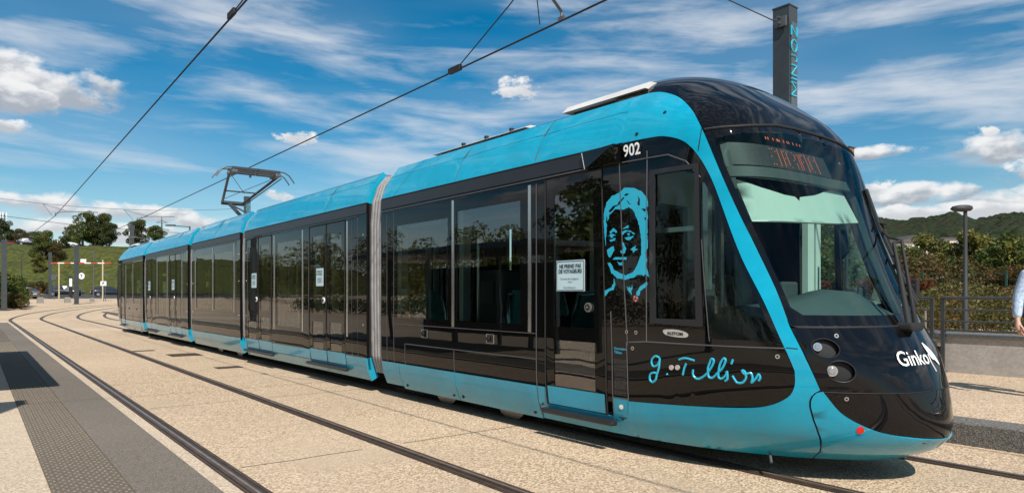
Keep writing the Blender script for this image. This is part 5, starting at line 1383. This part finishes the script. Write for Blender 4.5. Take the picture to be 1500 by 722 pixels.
span([tuple(p) for p in sag((-1.6,34.6,5.6),(M2[0]-.2,M2[1],5.75),.42,10)],'cross span wire over both tracks just behind the pantograph',[((2.74,34.6,4.83),(4.3,34.6,5.05),(2.3,34.6,5.26)),((5.86,34.9,4.86),(7.4,34.8,5.1),(5.3,34.7,5.25))])
wire('feeder_wire',[(-3,66,8.),(8,72,7.6),(24,80,8.)],.02,'thin wire crossing the sky behind the tail of the tram','overhead wire')
# plain masts on the left that carry the spans (just outside the picture)
mast(-1.9,5.9,6.4,.4,'plain mast left of the platform carrying the near span wire',False,.3)
mast(-1.75,34.6,6.0,.4,'plain mast left of the platform carrying the far span wire',False,.3)
# ------------------------------------------------------------------ shelter left of the picture: throws the shadow on the paving
e=empty('tram_shelter',(-1.2,15,0),'platform shelter just left of the picture, seen as a reflection and a shadow','shelter')
mb=MB(); mb.box((-1.3,-4.2,2.50),(1.36,4.3,2.62),0,bev=.02); mb.build('roof','mast',e)
for a,b in ((-1.0,-3.8),(-1.0,0),(-1.0,3.8),(.3,-3.8),(.3,3.8)):
    mb=MB(); mb.box((a-.05,b-.05,0),(a+.05,b+.05,2.5),0); mb.build('post','mast',e)
mb=MB(); mb.box((-1.02,-3.7,.3),(-1.0,-.1,2.3),0); mb.box((-1.02,.1,.3),(-1.0,3.7,2.3),0); mb.build('glass_panel','cab_glass',e)
mb=MB(); mb.box((-.9,-2.,.42),(-.5,2.,.46),0); mb.box((-.75,-1.8,0),(-.65,-1.7,.42),0); mb.box((-.75,1.7,0),(-.65,1.8,.42),0); mb.build('bench','galv',e)
# ------------------------------------------------------------------ parked cars
for nm,c in (('car_black',(.012,.013,.016)),('car_grey',(.16,.17,.18)),('car_white',(.75,.75,.75)),('car_red',(.4,.02,.02)),('car_dark',(.02,.025,.04))): mat(nm,c,.25,.2,.03,coat=.8)
mat('tyre',(.012,.012,.012),.8); mat('hub',(.45,.45,.46),.3,.8); mat('tail_lamp',(.55,.01,.01),.2,coat=.5); mat('car_glass',(.02,.025,.03),.08,coat=1.)
def make_car(paint):
    e=bpy.data.objects.new('parked_car',None); SC.collection.objects.link(e)
    # profile along x (length 4.5), rows of half widths
    secs=[(-2.25,.45,.72,.72),(-2.2,.30,.95,.80),(-1.7,.25,1.02,.88),(-.9,.22,1.0,.90),(0,.22,.98,.90),(.9,.22,.95,.90),(1.6,.25,.86,.88),(2.1,.30,.70,.78),(2.25,.42,.58,.66)]
    vs=[]
    for (x_,zb,zt,hw) in secs: vs+=[(x_,-hw*.92,zb),(x_,-hw,zb+.15),(x_,-hw,(zb+zt)/2+.1),(x_,-hw*.93,zt),(x_,0,zt+.03),(x_,hw*.93,zt),(x_,hw,(zb+zt)/2+.1),(x_,hw,zb+.15),(x_,hw*.92,zb)]
    mb=MB(); k=9; mb.add(vs,[(r*k+i,r*k+(i+1)%k,(r+1)*k+(i+1)%k,(r+1)*k+i) for r in range(len(secs)-1) for i in range(k)]+[tuple(range(k))[::-1],tuple(range((len(secs)-1)*k,len(secs)*k))],0,True)
    # roof
    rf=[(-1.75,1.36,.62),(-1.2,1.46,.66),(-.2,1.49,.67),(.35,1.42,.65)]
    vs=[]
    for x_,z_,hw in rf: vs+=[(x_,-hw,z_-.05),(x_,-hw*.8,z_),(x_,hw*.8,z_),(x_,hw,z_-.05)]
    mb.add(vs,[(r*4+i,r*4+i+1,(r+1)*4+i+1,(r+1)*4+i) for r in range(3) for i in range(3)],0,True)
    mb.build('body',paint,e)
    b=[(-2.12,-.80,.98),(-1.2,-.84,.99),(0,-.84,.98),(1.15,-.80,.93)]; t=[(-1.75,-.615,1.32),(-1.2,-.655,1.41),(-.2,-.665,1.44),(.35,-.645,1.37)]
    mb=MB()
    L_=[Vector(p) for p in b]+[Vector(p) for p in t]; Rr=[Vector((p.x,-p.y,p.z)) for p in L_]
    mb.add(L_,[(0,1,5,4),(1,2,6,5),(2,3,7,6)],0); mb.add(Rr,[(4,5,1,0),(5,6,2,1),(6,7,3,2)],0)
    mb.add([L_[0],Rr[0],Rr[4],L_[4]],[(0,1,2,3)],0); mb.add([L_[3],Rr[3],Rr[7],L_[7]],[(3,2,1,0)],0)
    mb.build('window','car_glass',e)
    for x_ in (-1.4,1.4):
        for sd in (-1,1):
            mb=MB(); y0=.66*sd; y1=.90*sd; mb.cyl((x_,min(y0,y1),.32),.32,.24,'Y',0,20); 
            w=mb.build('wheel',['tyre'],e); mb=MB(); mb.cyl((x_,(.905 if sd>0 else -.925),.32),.2,.02,'Y',0,14); mb.build('rim','hub',w)
    for sd in (-1,1):
        mb=MB(); mb.box((-2.27,.5*sd-.16,.74),(-2.1,.5*sd+.2*sd+.16,.92),0,bev=.03); mb.build('tail_light','tail_lamp',e)
        mb=MB(); mb.box((2.05,.55*sd-.15,.60),(2.2,.55*sd+.15,.72),0,bev=.03); mb.build('headlight','lens',e)
    mb=MB(); mb.box((-2.285,-.26,.58),(-2.25,.26,.69),0); mb.build('number_plate','white_text',e)
    return e
cars={}
def park(paint,p,D,rz,lab,z=None,s=1.):
    X,Y=px(p,D)
    if 'proto' not in cars: cars['proto']=o=make_car(paint)
    else:
        o=copy_tree(cars['proto'])
        for ch in o.children:
            if ch.name.split('.')[0]=='body': ch.data=ch.data.copy(); ch.data.materials[0]=M[paint]
    o.location=(X,Y,gz(X,Y)+.01 if z is None else z); o.rotation_euler=(0,0,rz); o.scale=(s,s,s); tag(o,lab,'car',None)
base=R(-CAMYAW)
park('car_black',96,100,base+.35,'black estate car parked in front of the bank behind the grey mast',s=1.05)
park('car_black',160,98,base+.6,'dark car partly hidden by the tail of the tram')
park('car_grey',30,86,base+math.pi-.25,'grey car half hidden behind the shrubs at the left')
for p,c,l in ((16,'car_red','red car parked on top of the bank'),(44,'car_dark','dark car parked on top of the bank right of the red one'),(96,'car_white','white car parked on top of the bank beside the round tree'),(108,'car_dark','dark car behind the white one on top of the bank')):
    D=150 if p!=16 else 164; x=(p-750)/1000*D; park(c,p,D+ (6 if p==108 else 0),base+(.5 if p!=16 else 1.1),l,z=bankz(x,D)+.05,s=1.05)
# ------------------------------------------------------------------ hills and houses on the right
leafmat('forest',(.05,.07,.02),(.03,.045,.015),(.06,.065,.02))
def forest_mat():
    m=bpy.data.materials.new('forest_hill'); m.use_nodes=True; t=m.node_tree; q=G(t); b=t.nodes['Principled BSDF']; b.inputs['Roughness'].default_value=.9; b.inputs['Specular IOR Level'].default_value=.1
    ob=N(t,'ShaderNodeTexCoord').outputs['Object']; vo=N(t,'ShaderNodeTexVoronoi'); vo.inputs['Scale'].default_value=.075; t.links.new(ob,vo.inputs['Vector'])
    sc=N(t,'ShaderNodeSeparateColor'); t.links.new(vo.outputs['Color'],sc.inputs[0])
    c=q.mix(sc.outputs[0],(.012,.022,.010),(.032,.038,.015)); c=q.mix(q.rng(q.noise(ob,.006,4,.6),.45,.65),c,(.024,.026,.012)); t.links.new(c,b.inputs['Base Color'])
    bn=N(t,'ShaderNodeBump'); bn.inputs['Strength'].default_value=1.; bn.inputs['Distance'].default_value=9.; t.links.new(q.m('SUBTRACT',1.,vo.outputs['Distance']),bn.inputs['Height']); t.links.new(bn.outputs[0],b.inputs['Normal']); M['forest_hill']=m
forest_mat()
from mathutils import noise as mn
def hill(x0,x1,D0,D1,crest,nx,nd,amp,name='hills'):
    mb=MB(); vs=[]
    for j in range(nd+1):
        D=D0+(D1-D0)*j/nd; f=j/nd; f=math.sin(min(1,f/.72)*math.pi/2)**1.3 if f<.72 else 1-((f-.72)/.28)**2*.25
        for i in range(nx+1):
            x=(x0+(x1-x0)*i/nx)*D; X=x*CT+D*ST;Y=-x*ST+D*CT
            c=crest((x0+(x1-x0)*i/nx)*1000+750)
            z=c*D1*.72/1000*f*(D0+(D1-D0)*.72)/(D1*.72)+mn.noise(Vector((X,Y,0))*.012)*amp*f+mn.noise(Vector((X,Y,3))*.05)*amp*.35*f+mn.noise(Vector((X,Y,9))*.15)*amp*.22*f
            vs.append((X,Y,z+1))
    k=nx+1; mb.add(vs,[(r*k+i,r*k+i+1,(r+1)*k+i+1,(r+1)*k+i) for r in range(nd) for i in range(nx)],0,True)
    tag(mb.build(name,'forest_hill'),kind='structure')
def crest(p): # height above the horizon in thousandths of the distance
    T=[(-900,40),(300,60),(1000,100),(1180,104),(1285,106),(1310,104),(1340,106),(1370,107),(1400,110),(1430,106),(1460,108),(1500,114),(1600,128),(1900,110),(2600,70)]
    return interp(T,p)
hill(.15,2.3,900,2300,crest,620,34,22)
hill(-1.6,.2,1500,3500,lambda p:18+8*math.sin(p*.01),200,10,14)
mat('house_wall',(.62,.58,.52),.8,0,.1); mat('house_roof',(.07,.06,.06),.7)
def house(p,D,w_,h,z0,lab,gable=False,rot=0.):
    X,Y=px(p,D); e=empty('house',(X,Y,z0),lab,'house'); e.rotation_euler=(0,0,R(-CAMYAW)+rot)
    mb=MB(); mb.box((-w_/2,0,0),(w_/2,8,h),0); mb.build('wall','house_wall',e)
    mb=MB()
    if gable: mb.prism([(-w_/2-.3,h),(w_/2+.3,h),(0,h+w_*.30)],-.3,8.3,lambda u_,v_,q_:(u_,q_,v_),0)
    else: mb.box((-w_/2-.3,-.3,h+.003),(w_/2+.3,8.3,h+.35),0)
    mb.build('roof','house_roof',e)
    for i in range(max(1,int(w_/3))):
        mb=MB(); a=-w_/2+1.2+i*3; mb.box((a,-.03,h-2.0),(a+1.1,-.003,h-.7),0); mb.build('window','car_glass',e)
house(1356,120,7.5,9.6,1.,'flat-roofed white house left of the street lamp, half hidden by trees')
house(1338,150,3.4,12.6,1.,'house with a small gabled roof behind the flat-roofed one',True)
house(1392,125,3.0,10.6,1.,'narrow white house wall between the trees near the lamp pole')
house(1446,140,2.4,11.8,1.,'thin white house end between the trees right of the lamp')
# ------------------------------------------------------------------ person at the right edge
mat('skin',(.55,.32,.23),.5,0,.08,20); mat('shirt',(.42,.52,.66),.85,0,.3,30,bump=.3); mat('trousers',(.015,.018,.03),.8); mat('hair',(.03,.02,.015),.7); mat('shoe',(.02,.02,.02),.5); mat('eye',(.02,.02,.02),.2)
def skin(name,verts,edges,radii,m,par,sub_=2,root=0):
    me=bpy.data.meshes.new(name); me.from_pydata([Vector(v) for v in verts],edges,[]); o=bpy.data.objects.new(name,me); SC.collection.objects.link(o)
    sk=o.modifiers.new('skin','SKIN'); sk.use_smooth_shade=True
    for i,r_ in enumerate(radii):
        d=me.skin_vertices[0].data[i]; d.radius=(r_,r_) if not isinstance(r_,tuple) else r_; d.use_root=(i==root)
    ss=o.modifiers.new('sub','SUBSURF'); ss.levels=sub_; ss.render_levels=sub_
    bpy.context.view_layer.update(); dg=bpy.context.evaluated_depsgraph_get(); m2=bpy.data.meshes.new_from_object(o.evaluated_get(dg)); bpy.data.objects.remove(o); bpy.data.meshes.remove(me)
    n=bpy.data.objects.new(name,m2); SC.collection.objects.link(n); m2.materials.clear(); m2.materials.append(M[m]); m2.name=name
    for pl in m2.polygons: pl.use_smooth=True; pl.material_index=0
    if par: n.parent=par
    return n
PX_,PD=1528,8.3
X,Y=px(PX_,PD); pe=empty('person',(X,Y,.2125),'person in pale blue shirt and dark trousers walking past the railing at the right edge','person'); pe.rotation_euler=(0,0,R(-CAMYAW)); PS=1.03; pe.scale=(PS,PS,PS)
# local frame: x right, y away from the camera, z up; the arm on the -x side shows in the picture
sh=1.47
bodyv=[(0,0,.98),(0,0,1.2),(0,0,1.40),(0,0,1.52),(0,-.01,1.60),
 (-.10,0,.92),(-.11,-.03,.52),(-.11,.02,.10),(-.11,-.12,.05),
 (.10,0,.92),(.12,.05,.52),(.12,.12,.12),(.12,.0,.05),
 (-.20,0,1.44),(-.27,.02,1.18),(-.325,-.03,.93),(-.335,-.05,.86),
 (.20,0,1.44),(.26,.02,1.18),(.27,-.03,.93),(.27,-.05,.86)]
be=[(0,1),(1,2),(2,3),(3,4),(0,5),(5,6),(6,7),(7,8),(0,9),(9,10),(10,11),(11,12),(2,13),(13,14),(14,15),(15,16),(2,17),(17,18),(18,19),(19,20)]
br=[(.13,.10),(.12,.09),(.14,.10),.055,.05,.08,.055,.04,.035,.08,.055,.04,.035,.055,.042,.03,.025,.055,.042,.03,.025]
bodym=skin('body',bodyv,be,br,'skin',None)
mb=MB()
me=bodym.data; b0=[v.co.copy() for v in me.vertices]; mb.add(b0,[tuple(p.vertices) for p in me.polygons],0,True); bpy.data.objects.remove(bodym)
# head
ns,nr=20,16; vs=[]
for j in range(nr+1):
    ph=math.pi*j/nr
    for i in range(ns):
        th=2*math.pi*i/ns; x_=math.sin(ph)*math.cos(th)*.076; y_=math.sin(ph)*math.sin(th)*.095; z_=math.cos(ph)*.12
        if z_<0: x_*=1+z_*1.8; y_*=1+z_*1.0
        vs.append((x_,y_-.01,1.70+z_))
mb.add(vs,[(j*ns+i,j*ns+(i+1)%ns,(j+1)*ns+(i+1)%ns,(j+1)*ns+i) for j in range(nr) for i in range(ns)],0,True)
mb.tube([(0,-.095,1.72),(0,-.118,1.685),(0,-.10,1.675)],[.008,.014,.010],0,8)
for sd in (-1,1): mb.tube([(.074*sd,0,1.73),(.084*sd,.01,1.70),(.074*sd,0,1.665)],[.012,.016,.008],0,8)
mb.tube([(-.022,-.094,1.645),(0,-.099,1.643),(.022,-.094,1.645)],.006,0,6)
# hands: palm and five fingers each
for sd in (-1,1):
    px_=-.335 if sd<0 else .27; w0=Vector((px_,-.05,.875))
    mb.tube([w0+Vector((0,0,.02)),w0+Vector((0,-.004,-.02)),w0+Vector((0,-.012,-.055)),w0+Vector((0,-.02,-.085))],[.024,.033,.037,.030],0,12)
    for k,(l,o_) in enumerate(((.070,-.030),(.078,-.011),(.073,.009),(.058,.027))):
        b_=w0+Vector((0,-.018+o_,-.08)); mb.tube([b_+Vector((0,0,.02)),b_+Vector((.006*-sd,-.004,-l*.42)),b_+Vector((.022*-sd,-.006,-l*.75)),b_+Vector((.036*-sd,-.004,-l*.9))],[.0095,.0092,.0082,.0065],0,8)
    b_=w0+Vector((0,-.035,-.025)); mb.tube([b_,b_+Vector((.006*-sd,-.026,-.025)),b_+Vector((.014*-sd,-.034,-.055)),b_+Vector((.018*-sd,-.034,-.07))],[.014,.0115,.010,.0075],0,8)
bd=mb.build('body','skin',pe)
mb=MB()
for sd in (-1,1): mb.tube([(.028*sd,-.091,1.705),(.028*sd,-.101,1.705)],[.013,.006],0,10)
mb.build('eye','eye',pe)
mb=MB(); vs=[]
for j in range(9):
    ph=math.pi*.56*j/8
    for i in range(ns):
        th=2*math.pi*i/ns; fr=.55 if math.sin(th)<-.35 else 1.; p2=ph*fr; vs.append((math.sin(p2)*math.cos(th)*.083,math.sin(p2)*math.sin(th)*.103-.005,1.71+math.cos(p2)*.127))
mb.add(vs,[(j*ns+i,j*ns+(i+1)%ns,(j+1)*ns+(i+1)%ns,(j+1)*ns+i) for j in range(8) for i in range(ns)],0,True); mb.build('hair','hair',pe)
skin('shirt',[(0,0,.93),(0,0,1.2),(0,0,1.41),(0,0,1.50),(-.205,0,1.44),(-.275,.025,1.18),(-.330,-.03,.92),(.205,0,1.44),(.265,.02,1.18),(.275,-.03,.92)],[(0,1),(1,2),(2,3),(2,4),(4,5),(5,6),(2,7),(7,8),(8,9)],[(.165,.125),(.15,.11),(.165,.12),.075,.078,.062,.048,.078,.062,.048],'shirt',pe)
skin('trousers',[(0,0,1.0),(-.10,0,.90),(-.115,-.03,.52),(-.115,.02,.12),(.10,0,.90),(.125,.05,.52),(.125,.12,.14)],[(0,1),(1,2),(2,3),(0,4),(4,5),(5,6)],[(.155,.12),.10,.075,.065,.10,.075,.065],'trousers',pe)
for a,b in ((-.113,.0),(.122,.09)):
    mb=MB(); vs=[]
    for (y_,hw,zt) in ((.07,.035,.09),(.03,.045,.11),(-.06,.05,.08),(-.14,.048,.05),(-.19,.02,.035)): vs+=[(a-hw,b+y_,.0),(a-hw*.9,b+y_,zt*.7),(a,b+y_,zt),(a+hw*.9,b+y_,zt*.7),(a+hw,b+y_,.0)]
    mb.add(vs,[(r*5+i,r*5+i+1,(r+1)*5+i+1,(r+1)*5+i) for r in range(4) for i in range(4)]+[(0,1,2,3,4),(24,23,22,21,20)],0,True); mb.build('shoe','shoe',pe)
